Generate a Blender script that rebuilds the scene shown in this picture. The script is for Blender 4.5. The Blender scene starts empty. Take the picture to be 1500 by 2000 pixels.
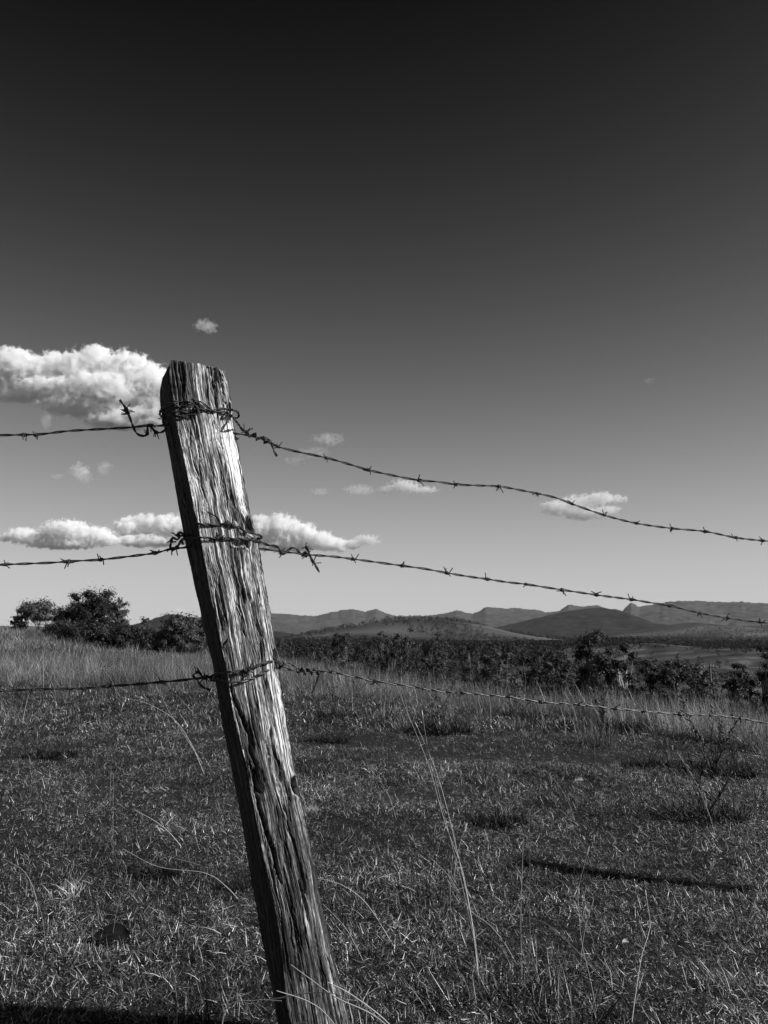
import bpy, bmesh, math, random
import numpy as np
from mathutils import Vector, Matrix, Quaternion
from mathutils.bvhtree import BVHTree

random.seed(7); RNG = np.random.default_rng(7)
SC = bpy.context.scene
COL = SC.collection
R = math.radians

# ------------------------------------------------------------------ camera, sky, sun, exposure
EYE = 0.82; PITCH = R(8.06); FPX = 1611.0
cam = bpy.data.cameras.new('camera'); cam.sensor_fit = 'VERTICAL'; cam.sensor_height = 36.0
cam.lens = 36.0 * FPX / 2000.0; cam.clip_start = 0.05; cam.clip_end = 80000
camo = bpy.data.objects.new('camera', cam); COL.objects.link(camo)
camo.location = (0, 0, EYE); camo.rotation_euler = (R(90) + PITCH, 0, 0); SC.camera = camo

SUN_AZ = 100.5; SUN_EL = 36.0           # azimuth clockwise from +Y (the view direction)
world = bpy.data.worlds.new('World'); SC.world = world; world.use_nodes = True
nt = world.node_tree; bg = nt.nodes['Background']
sk = nt.nodes.new('ShaderNodeTexSky'); sk.sky_type = 'NISHITA'; sk.sun_disc = False
sk.sun_elevation = R(SUN_EL); sk.sun_rotation = R(SUN_AZ); sk.dust_density = 0.3
# black and white film behind a red filter: one channel mix and one film curve for the whole sky
dot = nt.nodes.new('ShaderNodeVectorMath'); dot.operation = 'DOT_PRODUCT'
dot.inputs[1].default_value = (0.1, 0.16, -0.125)
nt.links.new(sk.outputs[0], dot.inputs[0])
mx = nt.nodes.new('ShaderNodeMath'); mx.operation = 'MAXIMUM'; mx.inputs[1].default_value = 0.0
pw = nt.nodes.new('ShaderNodeMath'); pw.operation = 'POWER'; pw.inputs[1].default_value = 1.08
sh = nt.nodes.new('ShaderNodeMath'); sh.operation = 'ADD'; sh.inputs[1].default_value = 0.374
dv_ = nt.nodes.new('ShaderNodeMath'); dv_.operation = 'DIVIDE'
mu = nt.nodes.new('ShaderNodeMath'); mu.operation = 'MULTIPLY'; mu.inputs[1].default_value = 6.5
nt.links.new(dot.outputs['Value'], mx.inputs[0]); nt.links.new(mx.outputs[0], pw.inputs[0])
nt.links.new(pw.outputs[0], sh.inputs[0]); nt.links.new(pw.outputs[0], dv_.inputs[0]); nt.links.new(sh.outputs[0], dv_.inputs[1])
nt.links.new(dv_.outputs[0], mu.inputs[0]); nt.links.new(mu.outputs[0], bg.inputs[0])
bg.inputs[1].default_value = 0.1

sun = bpy.data.lights.new('sun', 'SUN'); sun.energy = 5.0; sun.angle = R(0.53); sun.color = (1, 1, 1)
suno = bpy.data.objects.new('sun', sun); COL.objects.link(suno)
SDIR = Vector((math.sin(R(SUN_AZ)) * math.cos(R(SUN_EL)), math.cos(R(SUN_AZ)) * math.cos(R(SUN_EL)), math.sin(R(SUN_EL))))
suno.rotation_euler = SDIR.to_track_quat('Z', 'Y').to_euler()

SC.view_settings.view_transform = 'Standard'; SC.view_settings.look = 'None'
SC.view_settings.exposure = 0.22; SC.view_settings.gamma = 1.0; SC.view_settings.use_curve_mapping = False
SC.cycles.volume_bounces = 14; SC.cycles.max_bounces = 14; SC.cycles.transparent_max_bounces = 16
SC.cycles.diffuse_bounces = 3; SC.cycles.volume_step_rate = 0.5

# ------------------------------------------------------------------ helpers
CP, SP = math.cos(PITCH), math.sin(PITCH)
def ray(px, py):
    cx, cy = (px - 750) / FPX, (1000 - py) / FPX
    return Vector((cx, CP - cy * SP, SP + cy * CP))
def at(px, py, d):                      # world point seen at a photo pixel, d metres in front of the viewer
    v = ray(px, py); return Vector((0, 0, EYE)) + v * (d / v.y)
def xz(px, py, d):
    cx = (px - 750) / FPX; cy = (1000 - py) / FPX
    vy = CP - cy * SP
    return cx * d / vy, EYE + (SP + cy * CP) * d / vy
def proj(P):                            # world points -> photo pixels
    x, y, z = P[:, 0], P[:, 1], P[:, 2] - EYE
    f = y * CP + z * SP; u = -y * SP + z * CP
    return 750 + FPX * x / f, 1000 - FPX * u / f

def tag(o, label=None, cat=None, group=None, kind=None):
    if label: o['label'] = label
    if cat: o['category'] = cat
    if group: o['group'] = group
    if kind: o['kind'] = kind
    return o
def link(name, me, mat=None, parent=None, loc=None):
    o = bpy.data.objects.new(name, me); COL.objects.link(o)
    if mat is not None and me is not None and not me.materials: me.materials.append(mat)
    if parent: o.parent = parent
    if loc is not None: o.location = loc
    return o
def mesh(name, verts, faces, smooth=False, attr=None):
    """verts (n,3) array; faces (m,k) array or a list of such arrays / tuples"""
    me = bpy.data.meshes.new(name)
    V = np.asarray(verts, dtype=np.float32).reshape(-1, 3)
    fl = faces if isinstance(faces, list) else [faces]
    fl = [np.asarray(f, dtype=np.int32) for f in fl if len(f)]
    fl = [f.reshape(-1, f.shape[-1]) for f in fl]
    loops = np.concatenate([f.ravel() for f in fl]); tot = np.concatenate([np.full(len(f), f.shape[1]) for f in fl])
    st = np.concatenate([[0], np.cumsum(tot)[:-1]])
    me.vertices.add(len(V)); me.vertices.foreach_set('co', V.ravel())
    me.loops.add(len(loops)); me.loops.foreach_set('vertex_index', loops)
    me.polygons.add(len(tot)); me.polygons.foreach_set('loop_start', st); me.polygons.foreach_set('loop_total', tot)
    me.update(calc_edges=True); me.validate()
    if smooth: me.polygons.foreach_set('use_smooth', np.ones(len(me.polygons), dtype=bool))
    for k, a in (attr or {}).items():
        a = np.asarray(a, dtype=np.float32)
        t = 'FLOAT' if a.ndim == 1 else 'FLOAT_VECTOR'
        at_ = me.attributes.new(k, t, 'POINT'); at_.data.foreach_set('value' if a.ndim == 1 else 'vector', a.ravel())
    return me

TAB = RNG.random((256, 256))
def vnoise(x, y, seed=0):
    x = np.asarray(x, float) + seed * 17.31; y = np.asarray(y, float) + seed * 7.77
    xi = np.floor(x).astype(int); yi = np.floor(y).astype(int); fx = x - xi; fy = y - yi
    fx = fx * fx * (3 - 2 * fx); fy = fy * fy * (3 - 2 * fy)
    g = lambda a, b: TAB[a & 255, b & 255]
    return ((g(xi, yi) * (1 - fx) + g(xi + 1, yi) * fx) * (1 - fy) + (g(xi, yi + 1) * (1 - fx) + g(xi + 1, yi + 1) * fx) * fy) * 2 - 1
def fbm(x, y, o=4, seed=0, gain=0.5):
    s = 0; a = 1; t = 0
    for i in range(o):
        s = s + a * vnoise(x * 2 ** i, y * 2 ** i, seed + i); t += a; a *= gain
    return s / t
def sstep(a, b, x):
    t = np.clip((x - a) / (b - a), 0, 1); return t * t * (3 - 2 * t)

# ------------------------------------------------------------------ materials (all grey: a black and white place)
def newmat(name):
    m = bpy.data.materials.new(name); m.use_nodes = True; n = m.node_tree; b = n.nodes['Principled BSDF']
    return m, n, b
def grey(v): return (v, v, v, 1)
def node(n, t, **kw):
    x = n.nodes.new(t)
    for k, v in kw.items(): setattr(x, k, v)
    return x
def ramp(n, src, stops):
    r = node(n, 'ShaderNodeValToRGB'); cr = r.color_ramp
    while len(cr.elements) < len(stops): cr.elements.new(0.5)
    for e, (p, v) in zip(cr.elements, stops): e.position = p; e.color = grey(v)
    n.links.new(src, r.inputs[0]); return r
def noise_mat(name, lo, hi, scale, rough=0.8, detail=4, spec=0.3, bump=0, metal=0):
    m, n, b = newmat(name)
    tc = node(n, 'ShaderNodeTexCoord'); nz = node(n, 'ShaderNodeTexNoise'); nz.inputs['Scale'].default_value = scale; nz.inputs['Detail'].default_value = detail
    n.links.new(tc.outputs['Object'], nz.inputs['Vector'])
    r = ramp(n, nz.outputs['Fac'], [(0.3, lo), (0.7, hi)]); n.links.new(r.outputs[0], b.inputs['Base Color'])
    b.inputs['Roughness'].default_value = rough; b.inputs['Specular IOR Level'].default_value = spec; b.inputs['Metallic'].default_value = metal
    if bump:
        bp = node(n, 'ShaderNodeBump'); bp.inputs['Strength'].default_value = bump; bp.inputs['Distance'].default_value = 0.01
        n.links.new(nz.outputs['Fac'], bp.inputs['Height']); n.links.new(bp.outputs[0], b.inputs['Normal'])
    return m
def leaf_mat(name, stops, rough=0.6, trans=0.25, spec=0.3, objvar=0.35, patch=None):
    """colour from the per-blade attribute 'tone', with a little variation per plant; thin leaves let some light through"""
    m, n, b = newmat(name)
    a = node(n, 'ShaderNodeAttribute', attribute_name='tone')
    r = ramp(n, a.outputs['Fac'], stops)
    oi = node(n, 'ShaderNodeObjectInfo'); mr = node(n, 'ShaderNodeMapRange')
    mr.inputs['To Min'].default_value = 1 - objvar; mr.inputs['To Max'].default_value = 1 + objvar
    n.links.new(oi.outputs['Random'], mr.inputs['Value'])
    mm = node(n, 'ShaderNodeVectorMath', operation='SCALE'); n.links.new(r.outputs[0], mm.inputs[0]); n.links.new(mr.outputs[0], mm.inputs['Scale'])
    out = mm.outputs[0]
    if patch:
        g = node(n, 'ShaderNodeNewGeometry'); nz = node(n, 'ShaderNodeTexNoise'); nz.inputs['Scale'].default_value = patch[0]; nz.inputs['Detail'].default_value = 3
        n.links.new(g.outputs['Position'], nz.inputs['Vector'])
        pr = ramp(n, nz.outputs['Fac'], [(0.38, patch[1]), (0.62, patch[2])])
        m2 = node(n, 'ShaderNodeVectorMath', operation='MULTIPLY'); n.links.new(out, m2.inputs[0]); n.links.new(pr.outputs[0], m2.inputs[1]); out = m2.outputs[0]
    n.links.new(out, b.inputs['Base Color']); b.inputs['Roughness'].default_value = rough; b.inputs['Specular IOR Level'].default_value = spec
    tr = node(n, 'ShaderNodeBsdfTranslucent'); n.links.new(out, tr.inputs[0])
    mix = node(n, 'ShaderNodeMixShader'); mix.inputs[0].default_value = trans
    n.links.new(b.outputs[0], mix.inputs[1]); n.links.new(tr.outputs[0], mix.inputs[2])
    n.links.new(mix.outputs[0], n.nodes['Material Output'].inputs['Surface'])
    return m

M_TURF = leaf_mat('turf', [(0.0, 0.008), (0.45, 0.045), (0.8, 0.19), (1.0, 0.88)], rough=0.45, trans=0.2, spec=0.5, patch=(1.6, 0.55, 1.35))
M_TALL = leaf_mat('tall_grass', [(0.0, 0.03), (0.45, 0.13), (0.8, 0.36), (1.0, 0.75)], rough=0.5, trans=0.3, patch=(0.45, 0.5, 1.4))
M_STALK = leaf_mat('dry_stalk', [(0.0, 0.3), (1.0, 0.75)], rough=0.4, trans=0.15, spec=0.5, objvar=0.1)
M_STALKD = leaf_mat('dark_stalk', [(0.0, 0.08), (1.0, 0.45)], rough=0.5, trans=0.15, objvar=0.2)
M_WEED = leaf_mat('weed_leaf', [(0.0, 0.008), (0.7, 0.025), (1.0, 0.07)], trans=0.15)
M_LEAF = leaf_mat('tree_leaf', [(0.0, 0.02), (0.6, 0.04), (1.0, 0.085)], trans=0.2, objvar=0.3)
M_LEAFD = leaf_mat('dark_tree_leaf', [(0.0, 0.010), (0.6, 0.022), (1.0, 0.05)], trans=0.12, objvar=0.3)
M_LEAFP = leaf_mat('pale_tree_leaf', [(0.0, 0.04), (0.6, 0.09), (1.0, 0.22)], trans=0.35, objvar=0.1)
M_BARK = noise_mat('bark', 0.06, 0.25, 12, 0.9)
M_BARKP = noise_mat('pale_bark', 0.22, 0.5, 9, 0.8)

# ------------------------------------------------------------------ the lie of the land
AZK = np.array([-180, -60, -35, -25, -20, -14, -8, -3, 2, 8, 14, 20, 27, 40, 70, 180.])
DK = np.array([60, 70, 75, 62, 48, 40, 24, 17, 13, 11.5, 10.6, 10.0, 9.3, 10, 20, 60.])
def basin(r, az):
    lr = np.log(np.maximum(r, 1))
    kr = np.log(np.array([1, 60, 90, 150, 250, 400, 550, 900, 1200, 1700, 2500, 5000, 9000, 14000, 30000.]))
    c = np.interp(lr, kr, [-9, -13, -17, -20, -20, -16, -19, -24, -26, -34, -44, -52, -60, -60, -60])
    rt = np.interp(lr, kr, [-7, -9.5, -12, -18, -24, -26, -26, -25, -25, -32, -40, -50, -60, -60, -60])
    t = sstep(8, 16, az)
    return c * (1 - t) + rt * t
def ground(x, y):
    x = np.asarray(x, float); y = np.asarray(y, float)
    r = np.hypot(x, y) + 1e-6; az = np.degrees(np.arctan2(x, y))
    D = np.interp(az, AZK, DK)
    s = (r - D); sp = (np.sqrt(s * s + 6) + s) / 2 - 6 / (4 * np.maximum(D, 6)) * 0.0
    sp = sp - (np.sqrt(D * D + 6) - D) / 2
    near = -0.27 * sp
    near = near + 0.035 * fbm(x * 0.9, y * 0.9, 3, 3) * sstep(0.8, 3, r) + 0.10 * fbm(x * 0.22, y * 0.22, 2, 9) * sstep(2.5, 8, r)
    near = near + 0.75 * sstep(20, 62, r) * sstep(-17, -24, az) - 0.30 * sstep(12, 45, r) * sstep(-4, -14, az) * (1 - sstep(-17, -24, az))
    b = basin(r, az) + 1.6 * fbm(x / 60, y / 60, 3, 21) * sstep(40, 120, r) + 7.0 * fbm(x / 170, y / 170, 3, 24) * sstep(250, 500, r) * (1 - sstep(1500, 3000, r)) * sstep(6, 12, az) + 9 * fbm(x / 700, y / 700, 3, 22) * sstep(500, 2500, r)
    k = 1.5
    h = np.maximum(near, b) + k * np.exp(-np.abs(near - b) / k) * 0.5
    h = np.where(r < D, near, h)
    # low grassy rises in the valley
    for cx, cy, rx, ry, hh in HILLS:
        h = h + hh * np.exp(-(((x - cx) / rx) ** 2 + ((y - cy) / ry) ** 2))
    return h
def px_x(px, d): return (px - 750) / FPX * d * 1.01
HILLS = [(px_x(820, 2500), 2600, 260, 380, 62), (px_x(700, 2300), 2300, 260, 300, 26), (px_x(960, 2600), 2700, 200, 350, 18),
         (px_x(590, 1800), 1800, 240, 300, 14), (px_x(1300, 560), 560, 45, 60, 5.0), (px_x(1480, 700), 700, 70, 80, 6.0), (px_x(1250, 800), 820, 60, 60, 7.0), (px_x(1420, 380), 380, 30, 50, 3.0),
         (px_x(1345, 5200), 5200, 330, 500, 70), (px_x(1480, 4500), 4600, 300, 500, 40)]

def polar_sheet(name, azs, rs, hfun, mat, closed):
    A, RR = np.meshgrid(np.radians(azs), rs)
    X = RR * np.sin(A); Y = RR * np.cos(A); Z = hfun(X, Y)
    nr, na = A.shape
    V = np.stack([X, Y, Z], -1).reshape(-1, 3)
    idx = np.arange(nr * na).reshape(nr, na)
    if closed: nxt = np.roll(idx, -1, 1)
    else: nxt = idx[:, 1:]; idx = idx[:, :-1]
    F = np.stack([idx[:-1], nxt[:-1], nxt[1:], idx[1:]], -1).reshape(-1, 4)[:, ::-1]
    fl = [F]
    if closed:
        c = len(V); V = np.vstack([V, [[0, 0, float(hfun(np.array([0.]), np.array([0.]))[0])]]])
        fl.append(np.stack([idx[0], np.full(na, c), nxt[0]], -1)[:, ::-1])
    me = mesh(name, V, fl, True)
    return link(name, me, mat)

def ground_mat():
    m, n, b = newmat('earth_and_pasture')
    g = node(n, 'ShaderNodeNewGeometry')
    def nz(s, d=4):
        x = node(n, 'ShaderNodeTexNoise'); x.inputs['Scale'].default_value = s; x.inputs['Detail'].default_value = d
        n.links.new(g.outputs['Position'], x.inputs['Vector']); return x
    fine = ramp(n, nz(110, 8).outputs['Fac'], [(0.35, 0.006), (0.55, 0.02), (0.7, 0.06)])
    mid = ramp(n, nz(0.035, 9).outputs['Fac'], [(0.36, 0.018), (0.47, 0.04), (0.56, 0.06), (0.66, 0.12)])
    far = ramp(n, nz(0.0022, 8).outputs['Fac'], [(0.44, 0.028), (0.5, 0.05), (0.6, 0.085), (0.68, 0.15)])
    ln = node(n, 'ShaderNodeVectorMath', operation='LENGTH'); n.links.new(g.outputs['Position'], ln.inputs[0])
    def mixd(a, bb, lo, hi):
        mr = node(n, 'ShaderNodeMapRange', interpolation_type='SMOOTHSTEP'); mr.inputs['From Min'].default_value = lo; mr.inputs['From Max'].default_value = hi
        n.links.new(ln.outputs['Value'], mr.inputs['Value'])
        x = node(n, 'ShaderNodeMix', data_type='RGBA'); n.links.new(mr.outputs[0], x.inputs['Factor'])
        n.links.new(a, x.inputs['A']); n.links.new(bb, x.inputs['B']); return x.outputs['Result']
    c = mixd(fine.outputs[0], mid.outputs[0], 10, 40); c = mixd(c, far.outputs[0], 1000, 2000)
    n.links.new(c, b.inputs['Base Color']); b.inputs['Roughness'].default_value = 1; b.inputs['Specular IOR Level'].default_value = 0.1
    return m
M_GROUND = ground_mat()
azs = np.concatenate([np.arange(-180, -48, 3.0), np.arange(-48, 48, 0.16), np.arange(48, 180, 3.0)])
rs = np.concatenate([np.geomspace(0.4, 12, 90), np.geomspace(12.3, 90, 70)[0:], np.geomspace(93, 3500, 90), np.geomspace(3650, 26000, 34)])
tag(polar_sheet('ground', azs, rs, ground, M_GROUND, True), 'pasture falling away past a low crest into a wide valley', kind='structure')

# far range: ridge line heights by azimuth
PX = np.array([-200, -60, 60, 180, 260, 400, 480, 530, 565, 600, 620, 645, 670, 690, 705, 713, 735, 750, 775, 800, 830, 865, 890, 905, 920, 935, 945, 985, 1005, 1050, 1062, 1085, 1105, 1130, 1160, 1175, 1195, 1203, 1212, 1225, 1240, 1275, 1300, 1330, 1360, 1400, 1440, 1500, 1620, 1800])
PY = np.array([1222, 1224, 1223, 1226, 1222, 1206, 1200, 1198, 1200, 1203, 1203, 1197, 1192, 1190, 1193, 1195, 1189, 1196, 1204, 1203, 1203, 1199, 1192, 1196, 1199, 1193, 1186, 1189, 1188, 1193, 1197, 1195, 1182, 1186, 1184, 1188, 1199, 1203, 1190, 1179, 1187, 1182, 1178, 1177, 1178, 1180, 1180, 1184, 1180, 1190])
def elev_ang(py): return math.atan((1000 - py) / FPX) + PITCH
AZR = np.degrees(np.arctan((PX - 750) / FPX * 1.01)); ELR = np.array([elev_ang(p) for p in PY])
def far_h(x, y):
    r = np.hypot(x, y); az = np.degrees(np.arctan2(x, y))
    top = EYE + 16000 * np.tan(np.interp(az, AZR, ELR)) + 9 * fbm(az * 4, az * 0, 3, 31)
    spur = fbm(az * 1.1, r / 2600, 4, 33); spur2 = fbm(az * 3.5, r / 900, 3, 35)
    rise = sstep(11200 + 600 * spur, 16000, r) ** 1.15
    fall = 1 - 0.5 * sstep(16000, 20500, r)
    h = -70 + (top + 70) * rise * fall
    h = h + (spur * 40 + spur2 * 4) * sstep(11500, 13800, r) * (1 - sstep(15000, 15950, r))
    rg = 1 - np.abs(fbm(x / 1500, y / 1500, 5, 37, 0.55)) * 2.2
    h = h + rg * 75 * sstep(11500, 13500, r) * (1 - sstep(15300, 15980, r)) + (fbm(az * 22, az * 0 + 3, 3, 39) * 6 + (0.35 - np.abs(fbm(az * 6.5, az * 0 + 8, 3, 40))) * 26) * sstep(15000, 16000, r)
    cap = EYE + r * (top - EYE) / 16000 * (0.80 + 0.19 * sstep(13000, 16000, r))      # the foothills stay lower than the crest behind them
    cap2 = EYE + r * (top - EYE) / 16000 * 0.96
    return np.where(r < 15990, np.minimum(h, cap), np.where(r > 16010, np.minimum(h, cap2), h))
M_RANGE = noise_mat('bushland', 0.02, 0.085, 0.007, 1.0, 9, 0.0)
polar_sheet('hills', np.arange(-38, 38, 0.07), np.concatenate([np.linspace(11000, 16000, 90), np.linspace(16200, 20500, 8)]), far_h, M_RANGE, False)
tag(bpy.data.objects['hills'], 'long hazy mountain range along the horizon', kind='structure')

def cone(cx_px, d, prof, name, base=-75, depth=900, seed=1, mat=M_RANGE):
    """a hill standing in the valley: its skyline follows prof [(px, py)...] at distance d, with real depth and gullies"""
    P = np.array(prof, float)
    xs = np.array([px_x(p, d) for p in P[:, 0]]); zs = np.array([EYE + math.tan(elev_ang(p)) * d for p in P[:, 1]])
    x0, x1 = xs[0], xs[-1]
    gx = np.linspace(x0, x1, 170); gy = np.linspace(-depth, depth, 80)
    X, Y = np.meshgrid(gx, gy); top = np.interp(X, xs, zs)
    t = np.clip(np.abs(Y) / depth, 0, 1)
    n = fbm(X / (depth * 0.28), Y / (depth * 0.6), 5, seed)
    sh = np.clip(1 - t * (1 + 0.25 * n), 0, 1) ** 0.9
    edge = sstep(0, 0.12, (X - x0) / (x1 - x0)) * sstep(0, 0.12, (x1 - X) / (x1 - x0))
    Z = base + (top - base) * sh * (0.3 + 0.7 * edge) + n * (top - base) * 0.36 * sstep(0, 0.25, t) * (1 - sstep(0.7, 1, t)) + fbm(X / 60, Y / 60, 3, seed + 4) * 4 * sh
    Z = np.where(t > 0.98, base, Z)
    V = np.stack([X, Y + d, Z], -1).reshape(-1, 3); idx = np.arange(X.size).reshape(X.shape)
    F = np.stack([idx[:-1, :-1], idx[:-1, 1:], idx[1:, 1:], idx[1:, :-1]], -1).reshape(-1, 4)
    o = link(name, mesh(name, V, F, True), mat)
    return o
M_CONE = noise_mat('dark_bushland', 0.006, 0.035, 0.012, 1.0, 9, 0.0)
tag(cone(1160, 7500, [(860, 1246), (930, 1233), (1000, 1217), (1040, 1207), (1080, 1198), (1110, 1192), (1140, 1188), (1165, 1186), (1180, 1188), (1200, 1198), (1225, 1209), (1260, 1216), (1300, 1221), (1350, 1230), (1420, 1246)], 'hill', depth=1500, seed=41, mat=M_CONE), 'dark wooded hill in front of the far range', kind='structure')
tag(cone(345, 6000, [(180, 1240), (250, 1224), (290, 1216), (315, 1207), (330, 1201), (345, 1199), (360, 1202), (380, 1205), (410, 1212), (470, 1222), (560, 1236), (640, 1246)], 'hill', depth=1000, seed=51, mat=M_CONE), 'small dark conical hill behind the bushes on the left', kind='structure')
tag(cone(1500, 9500, [(1180, 1243), (1250, 1228), (1320, 1217), (1345, 1215), (1380, 1219), (1430, 1224), (1500, 1219), (1600, 1214), (1800, 1222), (1900, 1243)], 'hill', depth=900, seed=61, mat=M_CONE), 'low wooded foothills under the far range', kind='structure')

# ------------------------------------------------------------------ the old fence post
LB = np.array([  # py, left edge, arris, right edge (photo pixels)
    [640, 302, 322, 430], [715, 317, 330, 442], [740, 312, 329, 447], [770, 313, 334, 451], [800, 316, 340, 454], [850, 326, 347, 463], [900, 335, 357, 471], [950, 343, 368, 480],
    [1000, 352, 378, 489], [1030, 357, 385, 496], [1060, 362, 391, 504], [1100, 370, 398, 510], [1150, 380, 408, 519], [1200, 391, 419, 528], [1260, 404, 431, 537],
    [1300, 414, 440, 541], [1350, 422, 448, 547], [1400, 430, 457, 557], [1450, 440, 470, 565], [1500, 450, 483, 573], [1550, 459, 492, 582], [1600, 468, 501, 593],
    [1650, 476, 511, 603], [1700, 484, 523, 613], [1750, 492, 534, 622], [1800, 501, 543, 632], [1850, 509, 549, 643], [1900, 518, 555, 655], [1950, 528, 562, 666],
    [2000, 537, 570, 677], [2100, 556, 585, 700], [2250, 585, 610, 733]], float)
D0 = 1.75
def build_post():
    rows = 1000; ztop = float(xz(380, 714, D0)[1]); zbot = -0.06
    zs = np.linspace(zbot, ztop, rows)
    pyz = np.linspace(640, 2250, 1611); zz = np.array([xz(500, p, D0)[1] for p in pyz])
    py = np.interp(zs, zz[::-1], pyz[::-1])
    Lp = np.interp(py, LB[:, 0], LB[:, 1]); Bp = np.interp(py, LB[:, 0], LB[:, 2]); Rp = np.interp(py, LB[:, 0], LB[:, 3])
    X = lambda p, d: np.array([xz(a, b, d)[0] for a, b in zip(p, py)])
    dB, dR, dL = D0 - 0.045, D0 + 0.034, D0 + 0.060
    xB, xR, xL = X(Bp, dB), X(Rp, dR), X(Lp, dL)
    def lerp(a, b, t): return a + (b - a) * t
    ctl = []   # control loop: B -> front -> R -> back right -> back left -> L -> B
    ctl.append((xB, np.full(rows, dB)))
    ctl.append((lerp(xB, xR, 0.30), np.full(rows, D0 - 0.030)))
    ctl.append((lerp(xB, xR, 0.62), np.full(rows, D0 - 0.010)))
    ctl.append((lerp(xB, xR, 0.86), np.full(rows, D0 + 0.010)))
    ctl.append((xR, np.full(rows, dR)))
    ctl.append((xR - 0.003, np.full(rows, D0 + 0.060)))
    ctl.append((xR - 0.020, np.full(rows, D0 + 0.088)))
    ctl.append((lerp(xL, xR, 0.45), np.full(rows, D0 + 0.098)))
    ctl.append((xL + 0.022, np.full(rows, D0 + 0.088)))
    ctl.append((xL + 0.0, np.full(rows, dL)))
    ctl.append((lerp(xL, xB, 0.5) - 0.001, np.full(rows, lerp(dL, dB, 0.5))))
    seg = [36, 38, 32, 22, 10, 8, 12, 10, 10, 22, 26]
    px_, py_ = [], []; front = []
    k = len(ctl)
    for i in range(k):
        a, b = ctl[i], ctl[(i + 1) % k]
        for j in range(seg[i]):
            t = j / seg[i]
            px_.append(lerp(a[0], b[0], t)); py_.append(lerp(a[1], b[1], t)); front.append(i < 4)
    PXs = np.array(px_).T; PYs = np.array(py_).T; N = PXs.shape[1]
    for _ in range(2):
        PXs = (np.roll(PXs, 1, 1) + PXs * 2 + np.roll(PXs, -1, 1)) / 4; PYs = (np.roll(PYs, 1, 1) + PYs * 2 + np.roll(PYs, -1, 1)) / 4
    tx = np.roll(PXs, -1, 1) - np.roll(PXs, 1, 1); ty = np.roll(PYs, -1, 1) - np.roll(PYs, 1, 1)
    ln = np.hypot(tx, ty); nx, ny = ty / ln, -tx / ln
    step = np.hypot(np.roll(PXs, -1, 1) - PXs, np.roll(PYs, -1, 1) - PYs).mean(0); U = np.concatenate([[0], np.cumsum(step)[:-1]])
    per = step.sum()
    Um, Zm = np.meshgrid(U, zs)
    # grain flows in waves along the timber
    ang = Um / per * 2 * math.pi
    flow = Um + 0.010 * fbm(Zm * 5, ang * 0.6, 3, 71) + 0.0035 * fbm(Zm * 17, ang * 1.5, 3, 72)
    d = 0.0032 * fbm(Zm * 4.5, ang * 0.9, 3, 73)
    d += 0.0006 * fbm(flow * 120, Zm * 5, 3, 75)
    g = fbm(flow * 260, Zm * 9, 3, 77); d += 0.0006 * g
    rid = 1 - np.abs(fbm(flow * 130, Zm * 3.2, 2, 79)); d -= 0.0042 * sstep(0.93, 0.985, rid) * sstep(-0.1, 0.35, fbm(flow * 35, Zm * 2.3, 2, 80))
    rid2 = 1 - np.abs(fbm(flow * 330, Zm * 7, 2, 83)); d -= 0.0016 * sstep(0.92, 0.99, rid2)
    d += 0.0004 * fbm(flow * 500, Zm * 60, 2, 85)
    # ragged arris and edges
    P0 = np.stack([PXs, PYs, np.repeat(zs[:, None], N, 1)], -1).reshape(-1, 3)
    ipx, ipy = proj(P0); ipx = ipx.reshape(rows, N); ipy = ipy.reshape(rows, N)
    fr = np.array(front)[None, :] & np.ones((rows, 1), bool)
    def crack(pts, depth, w, jag=1.2, seed=0):
        nonlocal d
        p = np.array(pts, float); y = ipy
        cx = np.interp(y, p[:, 0 + 1], p[:, 0]) + jag * 1.6 * fbm(y / 22.0, y * 0, 3, 90 + seed)
        y0, y1 = p[0, 1], p[-1, 1]
        env = sstep(y0 - 4, y0 + 0.18 * (y1 - y0), y) * (1 - sstep(y1 - 0.18 * (y1 - y0), y1 + 4, y))
        ww = w * (0.55 + 0.45 * env) * (1 + 0.35 * fbm(y / 14.0, y * 0 + 3, 2, 95 + seed))
        prof = np.exp(-np.abs((ipx - cx) / ww) ** 2.5)
        d -= np.where(fr, depth * env * prof, 0)
        lip = np.exp(-(((ipx - cx) + 2.2 * w) / (1.4 * w)) ** 2); d += np.where(fr, 0.0016 * env * lip, 0)
    crack([(438, 905), (445, 943), (453, 980), (463, 1020)], 0.020, 2.46, seed=1)
    crack([(460, 1068), (462, 1092), (467, 1120), (473, 1146), (477, 1180)], 0.020, 2.32, seed=2)
    crack([(476, 1120), (484, 1156), (492, 1180), (500, 1217), (512, 1250)], 0.016, 2.03, seed=3)
    crack([(450, 1335), (457, 1363), (473, 1400), (487, 1433), (493, 1473), (505, 1507), (500, 1543), (507, 1583)], 0.026, 3.48, seed=4)
    crack([(501, 1500), (505, 1530), (508, 1552)], 0.03, 8.70, 0.5, seed=5)
    crack([(505, 1545), (507, 1580), (517, 1613), (533, 1657), (540, 1687), (552, 1733)], 0.024, 3.19, seed=6)
    crack([(528, 1420), (537, 1473), (548, 1500), (548, 1530)], 0.014, 2.61, seed=7)
    crack([(517, 1327), (527, 1360), (530, 1385)], 0.012, 2.17, seed=8)
    crack([(430, 1280), (436, 1262), (444, 1250)][::-1], 0.01, 1.89, seed=9)
    crack([(404, 1000), (425, 1010), (430, 1021)], 0.005, 1.74, seed=10)
    crack([(371, 830), (372, 870), (378, 900), (392, 940)], 0.007, 1.45, seed=11)
    crack([(385, 860), (390, 905), (394, 950), (405, 985)], 0.007, 1.45, seed=12)
    crack([(557, 1740), (575, 1800), (585, 1860), (588, 1930)], 0.010, 2.32, seed=13)
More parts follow.
